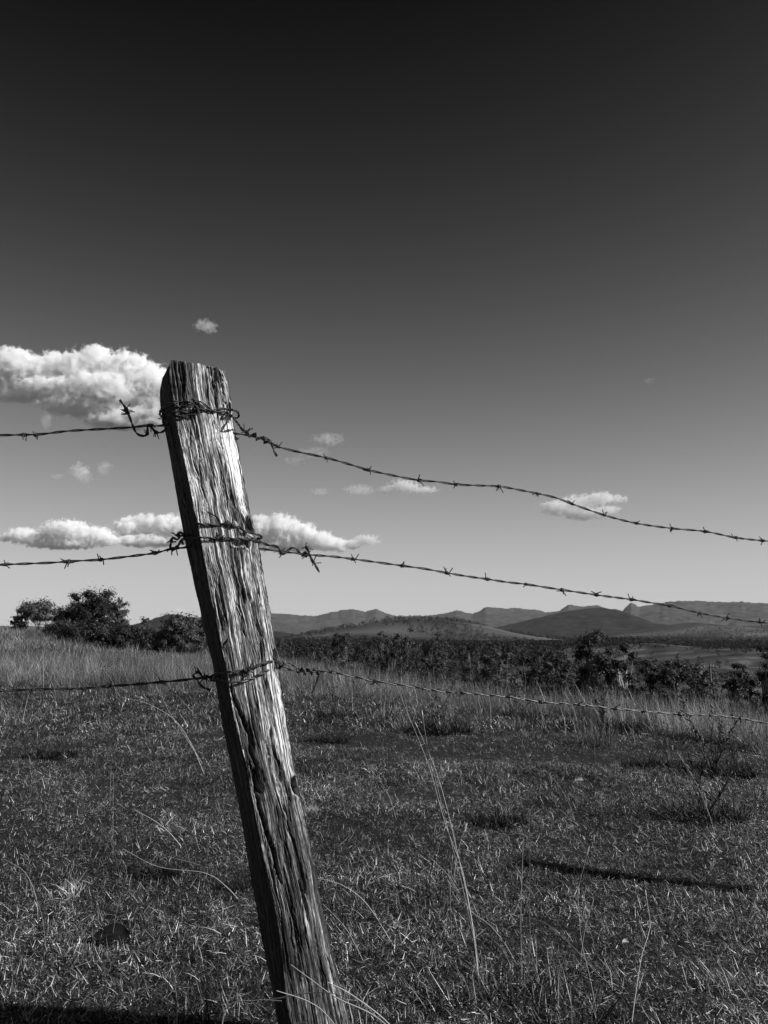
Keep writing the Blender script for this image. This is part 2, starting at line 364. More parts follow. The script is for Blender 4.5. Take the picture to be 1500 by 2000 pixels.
    crack([(560, 1600), (575, 1650), (590, 1700), (600, 1760)], 0.010, 2.17, seed=14)
    crack([(420, 1150), (428, 1200), (436, 1235)], 0.007, 1.74, seed=15)
    rr = random.Random(5)
    for q in range(46):
        y0 = rr.uniform(715, 1950); f = rr.uniform(0.06, 0.97); Ln = rr.uniform(40, 150)
        def edge(y): return np.interp(y, LB[:, 0], LB[:, 2]), np.interp(y, LB[:, 0], LB[:, 3])
        pts = []
        for t in (0, .33, .66, 1):
            yy = y0 + Ln * t; a, b = edge(yy); pts.append((a + (b - a) * (f + rr.uniform(-.03, .03)), yy))
        crack(pts, rr.uniform(0.004, 0.011), rr.uniform(0.9, 1.7), seed=20 + q)
    for q in range(16):                       # weathered splits running down from the sawn top
        f = rr.uniform(0.02, 0.99); Ln = rr.uniform(30, 110); x0 = 332 + 112 * f
        crack([(x0, 700), (x0 + 2 + Ln * 0.1, 720 + Ln * 0.5), (x0 + Ln * 0.16, 720 + Ln)], rr.uniform(0.006, 0.014), rr.uniform(0.9, 1.8), seed=70 + q)
    def pit(cx, cy, rx, ry, dep, sl=0.15):
        nonlocal d
        e = ((ipx - cx - sl * (ipy - cy)) / rx) ** 2 + ((ipy - cy) / ry) ** 2
        d -= np.where(fr, dep * np.exp(-e ** 1.6), 0); d += np.where(fr, 0.003 * np.exp(-(np.sqrt(e) - 1.5) ** 2 * 4), 0)
    pit(486, 1030, 5.5, 17, 0.03); pit(577, 1536, 6, 15, 0.03, 0.2); pit(536, 1283, 4, 12, 0.03, 0.1); pit(466, 1062, 11, 5, 0.01); pit(482, 1062, 4, 8, 0.015)
    pit(462, 795, 8, 9, 0.012); pit(444, 1362, 4, 24, 0.014)
    # worn edge at the right and bark flakes
    edgeR = np.exp(-((ipx - np.interp(ipy, LB[:, 0], LB[:, 3])) / 7.0) ** 2)
    d += 0.0032 * edgeR * fbm(Zm * 55, Um * 90, 3, 87)
    edgeL = np.exp(-((Um - Um[:, :1]) / 0.010) ** 2) + np.exp(-((Um - per) / 0.010) ** 2)
    d += 0.0042 * edgeL * fbm(Zm * 26, Um * 30, 4, 88) - 0.002 * edgeL
    fx = np.clip((ipx - np.interp(ipy, LB[:, 0], LB[:, 2])) / (np.interp(ipy, LB[:, 0], LB[:, 3]) - np.interp(ipy, LB[:, 0], LB[:, 2])), 0, 1)
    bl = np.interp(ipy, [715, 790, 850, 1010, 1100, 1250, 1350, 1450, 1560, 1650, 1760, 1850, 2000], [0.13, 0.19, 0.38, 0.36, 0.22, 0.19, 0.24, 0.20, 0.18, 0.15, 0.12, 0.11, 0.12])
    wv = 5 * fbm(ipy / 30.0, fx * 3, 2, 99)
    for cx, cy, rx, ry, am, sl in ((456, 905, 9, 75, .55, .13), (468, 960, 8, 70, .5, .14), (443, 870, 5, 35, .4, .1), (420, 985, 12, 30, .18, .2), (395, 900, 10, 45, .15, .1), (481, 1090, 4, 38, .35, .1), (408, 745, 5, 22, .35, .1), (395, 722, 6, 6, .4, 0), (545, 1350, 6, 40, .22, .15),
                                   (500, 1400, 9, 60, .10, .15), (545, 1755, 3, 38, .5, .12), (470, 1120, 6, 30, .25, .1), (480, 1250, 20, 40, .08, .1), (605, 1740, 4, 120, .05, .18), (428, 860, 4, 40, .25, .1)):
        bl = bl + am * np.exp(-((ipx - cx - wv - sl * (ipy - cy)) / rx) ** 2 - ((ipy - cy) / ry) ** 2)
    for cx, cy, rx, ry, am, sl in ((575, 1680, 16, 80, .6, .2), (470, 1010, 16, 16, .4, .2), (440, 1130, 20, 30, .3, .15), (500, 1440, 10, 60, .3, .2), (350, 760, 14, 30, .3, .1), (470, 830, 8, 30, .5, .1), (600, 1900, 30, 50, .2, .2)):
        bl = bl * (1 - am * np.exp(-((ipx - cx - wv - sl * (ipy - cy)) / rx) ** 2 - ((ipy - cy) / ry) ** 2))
    bl = np.where(fr, bl * 0.95, 0.038)                 # front is sun-silvered; other faces painted near-black, shade put into their colour
    # ragged sawn top: lower the last rows following the profile
    prof = -0.004 * fbm(Um * 55, Um * 0 + 2, 3, 89) - 0.004 * sstep(0.35, 1, np.abs(Um / (U[np.sum(seg[:4])]) - 0.42) * 1.6) * (Um < U[np.sum(seg[:4])])
    leftlow = np.where(np.array([i for i, s_ in enumerate(seg) for _ in range(s_)])[None, :] >= 9, -0.012, 0) * np.ones((rows, 1))
    kz = sstep(ztop - 0.13, ztop, Zm)
    Zf = Zm + (prof + leftlow) * kz
    rnd = sstep(ztop - 0.006, ztop, Zm) * 0.002
    d = d - rnd
    Vx = PXs + nx * d; Vy = PYs + ny * d
    V = np.stack([Vx, Vy, Zf], -1).reshape(-1, 3)
    idx = np.arange(rows * N).reshape(rows, N); nxt = np.roll(idx, -1, 1)
    F = np.stack([idx[:-1], nxt[:-1], nxt[1:], idx[1:]], -1).reshape(-1, 4)
    # end grain: concentric rings down to a centre point
    top = idx[-1]; c = V[top].mean(0); rings = [top]; base = len(V); extra = []
    for t in (0.15, 0.35, 0.6, 0.85):
        ring = V[top] * (1 - t) + c * t; ring[:, 2] += 0.004 * fbm(ring[:, 0] * 300, ring[:, 1] * 90, 2, 5) - 0.002
        extra.append(ring); rings.append(np.arange(base, base + N)); base += N
    V = np.vstack([V] + extra + [c[None, :]])
    fl = [F]
    for a, b in zip(rings[:-1], rings[1:]): fl.append(np.stack([a, np.roll(a, -1), np.roll(b, -1), b], -1))
    fl.append(np.stack([rings[-1], np.roll(rings[-1], -1), np.full(N, base)], -1))
    nE = len(V) - rows * N
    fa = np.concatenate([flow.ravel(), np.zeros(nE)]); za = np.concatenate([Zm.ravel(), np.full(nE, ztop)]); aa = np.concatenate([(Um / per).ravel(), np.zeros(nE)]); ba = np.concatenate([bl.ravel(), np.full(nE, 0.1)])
    return mesh('fence_post', V, fl, True, {'grain': np.stack([fa, za, aa], -1), 'bleach_and_shade': ba})

def wood_mat():
    m, n, b = newmat('weathered_hardwood')
    a = node(n, 'ShaderNodeAttribute', attribute_name='grain')
    def nz(sx, sy, det, dist=0, off=0):
        mp = node(n, 'ShaderNodeMapping'); mp.inputs['Scale'].default_value = (sx, sy, 1.0); mp.inputs['Location'].default_value = (off, off, off)
        n.links.new(a.outputs['Vector'], mp.inputs['Vector'])
        x = node(n, 'ShaderNodeTexNoise'); x.inputs['Scale'].default_value = 1; x.inputs['Detail'].default_value = det; x.inputs['Distortion'].default_value = dist
        n.links.new(mp.outputs[0], x.inputs['Vector']); return x.outputs['Fac']
    fibre = ramp(n, nz(420, 14, 5, 0.4), [(0.34, 0.12), (0.43, 0.6), (0.55, 1.1), (0.67, 2.1)])
    streak = ramp(n, nz(95, 3.2, 4, 0.6, 3), [(0.36, 0.35), (0.5, 0.95), (0.63, 1.8)])
    blotch = ramp(n, nz(26, 4.5, 3, 1.0, 9), [(0.32, 0.55), (0.5, 0.95), (0.72, 1.8)])
    # the upper half is bleached, the foot is darker; the attribute also holds the sides' painted shade
    sx = node(n, 'ShaderNodeSeparateXYZ'); n.links.new(a.outputs['Vector'], sx.inputs[0])
    ba = node(n, 'ShaderNodeAttribute', attribute_name='bleach_and_shade')
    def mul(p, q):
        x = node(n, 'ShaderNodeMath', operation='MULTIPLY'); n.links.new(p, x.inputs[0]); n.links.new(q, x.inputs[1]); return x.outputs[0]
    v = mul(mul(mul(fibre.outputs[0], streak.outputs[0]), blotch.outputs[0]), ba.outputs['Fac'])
    v = mul(v, ramp(n, nz(900, 70, 4, 0, 5), [(0.35, 0.35), (0.5, 1.0), (0.66, 1.7)]).outputs[0])
    v = mul(v, ramp(n, nz(210, 2.4, 3, 0.8, 15), [(0.40, 0.25), (0.455, 1.0), (1.0, 1.05)]).outputs[0])
    pwn = node(n, 'ShaderNodeMath', operation='POWER'); pwn.inputs[1].default_value = 1.3; n.links.new(v, pwn.inputs[0])
    scn = node(n, 'ShaderNodeMath', operation='MULTIPLY'); scn.inputs[1].default_value = 1.65; n.links.new(pwn.outputs[0], scn.inputs[0]); v = scn.outputs[0]
    # pale lichen spots, mostly near the top
    vo = node(n, 'ShaderNodeTexVoronoi'); vo.inputs['Scale'].default_value = 1; mp = node(n, 'ShaderNodeMapping'); mp.inputs['Scale'].default_value = (34, 26, 1)
    n.links.new(a.outputs['Vector'], mp.inputs['Vector']); n.links.new(mp.outputs[0], vo.inputs['Vector'])
    rg = nz(600, 500, 2, 0, 1)
    su = node(n, 'ShaderNodeMath', operation='ADD'); n.links.new(vo.outputs['Distance'], su.inputs[0])
    mm = node(n, 'ShaderNodeMath', operation='MULTIPLY'); mm.inputs[1].default_value = 0.35; n.links.new(rg, mm.inputs[0]); n.links.new(mm.outputs[0], su.inputs[1])
    spots = ramp(n, su.outputs[0], [(0.235, 0.5), (0.27, 0.0)])
    hr = node(n, 'ShaderNodeMapRange'); hr.inputs['From Min'].default_value = 1.31; hr.inputs['From Max'].default_value = 1.37; n.links.new(sx.outputs['Y'], hr.inputs['Value'])
    sp = mul(spots.outputs[0], hr.outputs[0])
    mxn = node(n, 'ShaderNodeMath', operation='MAXIMUM'); n.links.new(v, mxn.inputs[0]); n.links.new(sp, mxn.inputs[1])
    mn = node(n, 'ShaderNodeMath', operation='MINIMUM'); mn.inputs[1].default_value = 0.78; n.links.new(mxn.outputs[0], mn.inputs[0])
    cc = node(n, 'ShaderNodeCombineColor'); [n.links.new(mn.outputs[0], cc.inputs[i]) for i in range(3)]
    n.links.new(cc.outputs[0], b.inputs['Base Color'])
    b.inputs['Roughness'].default_value = 0.75; b.inputs['Specular IOR Level'].default_value = 0.25
    bp = node(n, 'ShaderNodeBump'); bp.inputs['Strength'].default_value = 0.9; bp.inputs['Distance'].default_value = 0.0012
    n.links.new(nz(420, 14, 5, 0.4), bp.inputs['Height']); n.links.new(bp.outputs[0], b.inputs['Normal'])
    return m
M_WOOD = wood_mat()
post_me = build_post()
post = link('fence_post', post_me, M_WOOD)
tag(post, 'tall weathered fence post leaning left in the foreground with barbed wires tied round it', 'fence post')
# another old post just out of the picture to the right, badly leaning: its shadow crosses the grass
vv = np.empty(len(post_me.vertices) * 3, np.float32); post_me.vertices.foreach_get('co', vv); vv = vv.reshape(-1, 3)
i0 = vv[vv[:, 2] < 0.0].mean(0)
sub = post_me.copy(); sub.name = 'leaning_post'
link('fence_post', sub, None)
lp = bpy.data.objects['fence_post.001']
Mr = Vector((-0.59, 0.57, 1.03)).to_track_quat('Z', 'Y').to_matrix().to_4x4()
ax = Vector((vv[vv[:, 2] > 1.3].mean(0) - i0)).to_track_quat('Z', 'Y').to_matrix().to_4x4()
sub.transform(Matrix.Translation((2.45, 2.27, -0.08)) @ Mr @ Matrix.Diagonal((0.6, 0.6, 0.95, 1)) @ ax.inverted() @ Matrix.Translation(-Vector(i0)))
tag(lp, 'thin leaning timber post beyond the right edge, casting the long shadow on the grass', 'fence post')

# ------------------------------------------------------------------ barbed wire
bvh = BVHTree.FromObject(post, bpy.context.evaluated_depsgraph_get())
O = Vector((0, 0, EYE))
def on_post(px, py, off=0.004):
    v = ray(px, py).normalized(); h = bvh.ray_cast(O, v)
    if h[0] is None: return at(px, py, D0 - 0.0)
    return h[0] - v * off
def catmull(P, step):
    P = [Vector(p) for p in P]; Q = [P[0] * 2 - P[1]] + P + [P[-1] * 2 - P[-2]]; out = []
    for i in range(1, len(Q) - 2):
        a, b, c, d_ = Q[i - 1], Q[i], Q[i + 1], Q[i + 2]; n = max(2, int((c - b).length / step))
        for j in range(n):
            t = j / n; t2, t3 = t * t, t * t * t
            out.append(0.5 * ((2 * b) + (c - a) * t + (2 * a - 5 * b + 4 * c - d_) * t2 + (3 * b - a - 3 * c + d_) * t3))
    out.append(P[-1]); return out
def frames(pts):
    T = []; N = []
    n = len(pts)
    for i in range(n):
        t = (pts[min(i + 1, n - 1)] - pts[max(i - 1, 0)])
        T.append(t.normalized() if t.length > 1e-9 else (T[-1] if T else Vector((1, 0, 0))))
    u = T[0].cross(Vector((0, 0, 1)));
    if u.length < 0.05: u = T[0].cross(Vector((0, 1, 0)))
    u.normalize()
    for i in range(n):
        u = (u - T[i] * u.dot(T[i])).normalized(); N.append(u.copy())
    return T, N
def tube(pts, rad, sides=6, caps=True, taper=None):
    T, N = frames(pts); V = []; F = []
    for i, p in enumerate(pts):
        B = T[i].cross(N[i]); r = rad if taper is None else rad * taper(i / max(1, len(pts) - 1))
        for k in range(sides):
            a = 2 * math.pi * k / sides; V.append(p + (N[i] * math.cos(a) + B * math.sin(a)) * r)
    for i in range(len(pts) - 1):
        for k in range(sides):
            F.append((i * sides + k, i * sides + (k + 1) % sides, (i + 1) * sides + (k + 1) % sides, (i + 1) * sides + k))
    return V, F
class MB:
    def __init__(s): s.V = []; s.F = []; s.T = []
    def add(s, V, F, tone=0.5):
        o = len(s.V); s.V += [tuple(v) for v in V]; s.F += [tuple(i + o for i in f) for f in F]; s.T += [tone] * len(V)
    def mesh(s, name, smooth=True):
        q = [f for f in s.F if len(f) == 4]; t = [f for f in s.F if len(f) == 3]
        return mesh(name, s.V, [x for x in (q, t) if x], smooth, {'tone': np.array(s.T)})
M_WIRE = noise_mat('rusty_wire', 0.012, 0.06, 90, 0.6, 4, 0.35, metal=0.0)
M_WIREG = noise_mat('galvanised_wire', 0.02, 0.11, 130, 0.42, 4, 0.5, metal=0.5)

def twisted(center, sep=0.00155, pitch=0.085, phase=0.0):
    pts = catmull(center, 0.0035); T, N = frames(pts); A = []; Bp = []; s = 0
    rnd = random.Random(int(phase * 100) + len(pts)); wob = 0
    for i, p in enumerate(pts):
        if i: s += (pts[i] - pts[i - 1]).length
        a = 2 * math.pi * s / pitch + phase + 0.8 * math.sin(s * 17 + phase)
        q = N[i] * math.cos(a) + T[i].cross(N[i]) * math.sin(a)
        A.append(p + q * sep); Bp.append(p - q * sep)
    return A, Bp, pts
def barb_mesh(seed):
    rn = random.Random(seed); mb = MB(); rw = 0.0030; rt = 0.00105
    for w in range(2):
        sgn = 1 if w == 0 else -1; x0 = -0.0035 * sgn; pts = []; ph = rn.uniform(0, 6.28); turns = rn.uniform(1.55, 2.1)
        n = 22
        def cir(t, e=0): a = ph + t * turns * 2 * math.pi; return Vector((x0 + sgn * 0.0048 * t + e, rw * math.cos(a), rw * math.sin(a)))
        def tan(t): a = ph + t * turns * 2 * math.pi; return Vector((0, -math.sin(a), math.cos(a)))
        L1, L2 = rn.uniform(0.009, 0.0135), rn.uniform(0.008, 0.0135)
        s0 = cir(0); t0 = -tan(0) + Vector((rn.uniform(-.9, .9), 0, 0)) + cir(0).normalized() * 0.3; t0.normalize()
        s1 = cir(1); t1 = tan(1) + Vector((rn.uniform(-.9, .9), 0, 0)) + cir(1).normalized() * 0.3; t1.normalize()
        if rn.random() < 0.22: L1 = 0.003
        pts = [s0 + t0 * L1, s0 + t0 * L1 * 0.5] + [cir(i / n) for i in range(n + 1)] + [s1 + t1 * L2 * 0.5, s1 + t1 * L2]
        V, F = tube(pts, rt, 5); mb.add(V, F)
    return mb.mesh('barb')
BARBS = [barb_mesh(100 + i) for i in range(7)]
def wire(name_label, runs, barb_px, mat, group='barbed wires tied to the post', seed=0, side=None):
    """runs: list of centre polylines (the first is the main wire, others its tied-off loops); barbs sit at given points"""
    root = link('barbed_wire', None); root.location = runs[0][0][0]
    tag(root, name_label, 'barbed wire', group)
    allc = []
    for q, (c, kw) in enumerate(runs):
        A, Bq, pts = twisted(c, phase=seed + q * 1.3, **kw); allc.append(pts)
        for S in (A, Bq):
            V, F = tube([p - root.location for p in S], 0.00150, 6)
            mb = MB(); mb.add(V, F); link('strand', mb.mesh('strand'), mat, root)
    rn = random.Random(seed)
    for (run, px, py) in barb_px:
        P = allc[run]
        A = np.array([tuple(p) for p in P]); ux, uy = proj(A); i = int(np.argmin((ux - px) ** 2 + (uy - py) ** 2 + (0.0 * ux)))
        i = min(max(i, 1), len(P) - 2); T = (P[i + 1] - P[i - 1]).normalized()
        M = T.to_track_quat('X', 'Z').to_matrix().to_4x4()
        b = link('barb', rn.choice(BARBS), mat, root)
        s = rn.uniform(0.95, 1.2)
        b.matrix_local = Matrix.Translation(P[i] - root.location) @ M @ Matrix.Rotation(rn.uniform(0, 6.28), 4, 'X') @ Matrix.Diagonal((s * rn.choice((1, -1)), s, s, 1))
    return root
def wrap_back(pL, pR, zl, zr):
    """points round the hidden sides of the post, from its left edge to its right edge, in world space"""
    (xa, za), (xb, zb) = xz(*pL, D0 + 0.05), xz(*pR, D0 + 0.03)
    out = []
    for t, dx, dy in ((0, -0.006, 0.055), (0.06, -0.0, 0.098), (0.5, 0, 0.110), (0.93, 0, 0.095), (1, 0.004, 0.045)):
        out.append(Vector((xa + (xb - xa) * t + dx, D0 + dy, za + (zb - za) * t)))
    return out
# the line the wires follow away to the right: from the post, receding
def right_depth(px): # depth along a straight fence line 20 degrees away
    x0, y0 = xz(515, 1060, D0 + 0.05)[0], D0 + 0.05; k = math.tan(R(20)); s = (px - 750) / FPX * 1.0
    # x = s*y, y = y0 + k*(x-x0)
    return (y0 - k * x0) / (1 - k * s)
def left_depth(px): return D0 + 0.02 - 0.0001 * (380 - px)
def RP(L): return [at(x, y, right_depth(x)) for x, y in L]
def LP(L): return [at(x, y, left_depth(x)) for x, y in L]
def coil(a, b, n, rad, dep, ph=0):
    """a wire end wound n times round the line from photo point a to b"""
    A = at(*a, dep(a[0])); B = at(*b, dep(b[0])); ax_ = (B - A).normalized(); u = ax_.cross(Vector((0, 0, 1))).normalized(); w = ax_.cross(u); out = []
    m = int(n * 10)
    for i in range(m + 1):
        t = i / m; r = rad * (1 + 0.3 * math.sin(i * 1.7)); al = ph + 2 * math.pi * n * t
        out.append(A.lerp(B, t) + u * r * math.cos(al) + w * r * math.sin(al))
    return out
FP = lambda L, off=0.0045: [on_post(x, y, off) for x, y in L]
loose = dict(pitch=0.045)

# top right
main = RP([(452, 846), (470, 848), (495, 852), (520, 861), (543, 872), (580, 882), (637, 894), (680, 906), (720, 918), (770, 929), (818, 938), (855, 941), (890, 946), (930, 948), (975, 950), (1010, 956), (1050, 964), (1085, 972), (1117, 984), (1180, 1006), (1243, 1022), (1313, 1032), (1377, 1038), (1437, 1050), (1490, 1056), (1560, 1061), (1720, 1073), (1950, 1088)])
loop = [Vector((main[0].x - 0.002, D0 + 0.07, main[0].z))] + wrap_back((316, 808), (463, 846), 0, 0)[::-1][1:] + FP([(326, 788), (337, 785.5), (350, 784.5), (362, 784.5), (378, 786.5), (391, 784.5), (398, 789), (408, 797), (417, 802), (424, 805), (433, 804.5), (440, 805.5), (446, 808), (452, 812), (458, 818), (462, 824)], 0.006) + RP([(468, 832), (474, 840), (481, 843)]) + coil((484, 847), (524, 862), 2.6, 0.0055, right_depth) + RP([(528, 862), (531, 868), (535, 880), (541, 891)])
wire('highest barbed wire on the right, running from the top of the leaning post', [(main, {}), (loop, loose)],
     [(0, x, y) for x, y in [(543, 872), (637, 893), (720, 917), (818, 938), (890, 945), (975, 950), (1050, 963), (1117, 983), (1180, 1005), (1243, 1022), (1313, 1032), (1377, 1038), (1437, 1050), (1490, 1056), (1570, 1062)]] + [(1, 386, 786), (1, 480, 843), (1, 514, 858), (1, 524, 862)], M_WIRE, seed=1)
# top left
mainl = LP([(-160, 858), (-60, 852), (0, 850), (47, 849), (80, 848), (130, 842), (180, 839), (220, 837), (262, 834), (290, 831), (305, 832), (330, 830)])
loopl = LP([(330, 830)]) + [Vector((xz(326, 818, D0)[0] - 0.004, D0 + 0.02, xz(326, 812, D0)[1]))] + FP([(336, 806), (344, 804), (362, 805), (376, 803), (385, 800), (398, 800), (412, 803), (424, 800), (436, 798), (446, 800), (455, 801)], 0.005) + \
    wrap_back((318, 800), (459, 803), 0, 0)[::-1] + FP([(334, 790), (341, 790), (351, 794), (368, 794), (380, 792), (386, 800), (388, 808)], 0.009) + FP([(376, 810), (360, 812.5), (345, 813), (336, 811)], 0.0045) + \
    LP([(322, 806), (318, 822), (324, 836), (318, 843), (308, 845), (300, 840), (296, 832), (289, 830), (288, 842), (287, 850), (276, 851), (266, 845), (258, 828), (252, 812), (244, 795), (234, 781)])
wire('highest barbed wire on the left, its cut end bent upward beside the post', [(mainl, {}), (loopl, loose)],
     [(0, 47, 849), (0, 70, 848), (0, 296, 831), (1, 250, 806), (1, 247, 802), (1, 287, 846), (1, 306, 842), (1, 322, 808), (1, 318, 815), (1, 386, 797), (1, 375, 803)], M_WIRE, seed=2)
# middle right
main = RP([(488, 1069), (506, 1072), (520, 1073), (546, 1077), (575, 1080), (610, 1084), (650, 1087), (690, 1092), (735, 1098), (786, 1105), (830, 1111), (873, 1119), (915, 1126), (951, 1131), (990, 1137), (1027, 1141), (1065, 1147), (1098, 1152), (1165, 1162), (1233, 1171), (1270, 1177), (1307, 1183), (1367, 1197), (1421, 1207), (1484, 1215), (1560, 1223), (1720, 1239), (1950, 1262)])
loop = [main[0] + Vector((-0.01, 0.07, 0))] + wrap_back((362, 1052), (505, 1070), 0, 0)[::-1][1:] + FP([(384, 1050), (394, 1050), (408, 1051), (422, 1051), (438, 1050), (450, 1052), (462, 1052.5), (475, 1053), (484, 1053), (494, 1055), (502, 1057)], 0.0055) + \
    RP([(511, 1059), (522, 1064), (534, 1066), (544, 1069), (548, 1075), (550, 1081), (556, 1082), (562, 1076), (570, 1070), (578, 1071), (584, 1078), (589, 1084), (596, 1084)]) + coil((592, 1081), (602, 1084), 1.6, 0.005, right_depth, 1) + RP([(600, 1070), (597, 1067), (602, 1076), (608, 1091), (616, 1104), (624, 1118)])
wire('middle barbed wire on the right, with a thick knot and dangling tail beside the post', [(main, {}), (loop, loose)],
     [(0, x, y) for x, y in [(600, 1082), (690, 1092), (786, 1105), (873, 1119), (951, 1131), (1027, 1141), (1098, 1152), (1165, 1162), (1233, 1171), (1307, 1183), (1367, 1197), (1421, 1207), (1484, 1215), (1570, 1224)]] + [(1, 548, 1077), (1, 600, 1071), (1, 612, 1099), (1, 508, 1059), (1, 424, 1051), (1, 598, 1083)], M_WIRE, seed=3)
# middle left
mainl = LP([(-160, 1110), (-60, 1106), (0, 1103), (50, 1101), (100, 1099), (127, 1097), (160, 1095), (197, 1093), (250, 1087), (303, 1080), (330, 1073), (350, 1071), (372, 1067)])
loopl = [mainl[-1]] + [Vector((xz(372, 1040, D0)[0] - 0.004, D0 + 0.05, xz(372, 1035, D0)[1]))] + FP([(380, 1024), (388, 1023), (400, 1024), (412, 1025), (428, 1024), (442, 1023), (452, 1026), (460, 1028), (470, 1031), (478, 1037)], 0.005) + [Vector((xz(500, 1044, D0)[0] + 0.006, D0 + 0.03, xz(500, 1044, D0)[1]))] + \
    wrap_back((360, 1046), (500, 1046), 0, 0)[::-1][1:] + LP([(360, 1044), (352, 1040), (347, 1043), (351, 1050), (345, 1054), (337, 1050), (334, 1060), (333, 1070), (342, 1071), (349, 1064), (355, 1054), (357, 1064)])
wire('middle barbed wire on the left, ending in a tangled loop beside the post', [(mainl, {}), (loopl, loose)],
     [(0, 10, 1103), (0, 127, 1097), (0, 133, 1097), (0, 197, 1093), (0, 303, 1080), (1, 336, 1057), (1, 342, 1068), (1, 352, 1046), (1, 447, 1024), (1, 455, 1027), (0, 337, 1072)], M_WIRE, seed=4)
# bottom right
main = RP([(520, 1306), (540, 1303), (557, 1306), (580, 1310), (600, 1311), (625, 1311), (645, 1312), (690, 1321), (732, 1330), (780, 1337), (825, 1344), (860, 1350), (903, 1353), (950, 1357), (993, 1361), (1056, 1371), (1090, 1373), (1130, 1376), (1201, 1384), (1258, 1389), (1327, 1395), (1387, 1397), (1445, 1403), (1500, 1413), (1560, 1421), (1720, 1440), (1950, 1466)])
loop = [main[0] + Vector((0.0, -0.01, 0))] + FP([(524, 1309), (515, 1314), (506, 1318), (494, 1324), (482, 1328), (466, 1333), (452, 1333), (440, 1330)], 0.005) + wrap_back((417, 1322), (541, 1300), 0, 0) + RP([(545, 1296), (556, 1297), (566, 1298), (574, 1300), (582, 1306)]) + coil((580, 1310), (616, 1312), 2.8, 0.0055, right_depth) + RP([(618, 1312), (624, 1318), (620, 1328), (616, 1340), (609, 1354)])
wire('lowest barbed wire on the right, crossing in front of the grass', [(main, {}), (loop, loose)],
     [(0, x, y) for x, y in [(645, 1311), (732, 1330), (825, 1345), (903, 1353), (993, 1361), (1056, 1371), (1130, 1376), (1201, 1384), (1258, 1389), (1327, 1395), (1387, 1397), (1445, 1403), (1570, 1422)]] + [(1, 622, 1316), (1, 549, 1297), (1, 536, 1303), (0, 545, 1304), (1, 588, 1312)], M_WIREG, seed=5)
# bottom left
mainl = LP([(-160, 1360), (-60, 1353), (0, 1350), (65, 1346), (137, 1345), (163, 1344), (213, 1340), (260, 1337), (315, 1332), (350, 1329), (385, 1325), (412, 1322)])
loopl = [mainl[-1]] + [Vector((xz(420, 1316, D0)[0] - 0.002, D0 + 0.02, xz(420, 1316, D0)[1]))] + FP([(438, 1314), (448, 1312), (460, 1312), (472, 1310), (482, 1308), (494, 1304), (502, 1300), (510, 1297), (520, 1294), (528, 1292), (536, 1293)], 0.006) + \
    [Vector((xz(548, 1300, D0)[0], D0 + 0.03, xz(548, 1300, D0)[1]))] + wrap_back((418, 1330), (543, 1303), 0, 0)[::-1][1:] + LP([(412, 1326), (404, 1320), (396, 1326), (392, 1316), (386, 1313), (377, 1320), (386, 1328), (390, 1336), (396, 1342), (404, 1345), (411, 1349)])
wire('lowest barbed wire on the left, its cut end hooked downward beside the post', [(mainl, {}), (loopl, loose)],
     [(0, 65, 1345), (0, 137, 1345), (0, 163, 1343), (0, 213, 1340), (0, 315, 1333), (1, 478, 1308), (1, 486, 1307), (1, 387, 1314), (1, 402, 1322), (0, 398, 1324)], M_WIRE, seed=6)

# ------------------------------------------------------------------ grasses
LIB = {}
def lib(name, mes, mat):
    c = bpy.data.collections.new(name)
    for i, me in enumerate(mes):
        o = bpy.data.objects.new(f'{name}_{i:02d}', me)
        if not me.materials: me.materials.append(mat)
        c.objects.link(o)
    return c
def blades(n, rad, hmin, hmax, width, bend, lean, seed, flat=0.3, toneexp=1.6, segs=3):
    """n thin tapering bent blades standing in a patch of radius rad"""
    g = np.random.default_rng(seed)
    rr = rad * np.sqrt(g.random(n)); th = g.random(n) * 6.283; bx, by = rr * np.cos(th), rr * np.sin(th)
    L = hmin + (hmax - hmin) * g.random(n) ** 1.4; a = g.random(n) * 6.283; ln = lean * g.random(n) ** flat; bd = bend * (g.random(n) * 2 - 0.6)
    w = width * (0.6 + 0.8 * g.random(n)); tone = g.random(n) ** toneexp
    tw = g.random(n) * 3.14
    V = np.zeros((n, (segs) * 2 + 1, 3)); px_, pz_ = np.zeros(n), np.zeros(n)
    sx, sy = np.cos(a + 1.57 + 0.9 * (tw - 1.57) * 0.6), np.sin(a + 1.57 + 0.9 * (tw - 1.57) * 0.6)
    for s in range(segs + 1):
        if s:
            t = (s - 0.5) / segs; inc = ln + bd * t
            px_ = px_ + L / segs * np.sin(inc); pz_ = pz_ + L / segs * np.cos(inc)
        cx = bx + px_ * np.cos(a); cy = by + px_ * np.sin(a); ww = w * (1 - (s / segs) ** 1.5) / 2
        if s < segs:
            V[:, s * 2] = np.stack([cx - sx * ww, cy - sy * ww, pz_], -1); V[:, s * 2 + 1] = np.stack([cx + sx * ww, cy + sy * ww, pz_], -1)
        else: V[:, s * 2] = np.stack([cx, cy, pz_], -1)
    k = segs * 2 + 1; base = (np.arange(n) * k)[:, None]
    q = np.concatenate([base + np.array([[2 * s, 2 * s + 1, 2 * s + 3, 2 * s + 2]]) for s in range(segs - 1)])
    t3 = base + np.array([[2 * segs - 2, 2 * segs - 1, 2 * segs]])
    return V.reshape(-1, 3), q, t3, np.repeat(tone, k)
def blade_mesh(name, *a, **k):
    V, q, t, tone = blades(*a, **k); return mesh(name, V, [q, t], False, {'tone': tone})
turf_lib = lib('turf', [blade_mesh('turf', 95, 0.055, 0.006, 0.032, 0.0019, 1.2, 1.5, 200 + i, flat=0.3) for i in range(10)] +
               [blade_mesh('turf', 26, 0.05, 0.02, 0.065, 0.0019, 1.0, 1.3, 230 + i, flat=0.4, toneexp=0.9) for i in range(2)], M_TURF)
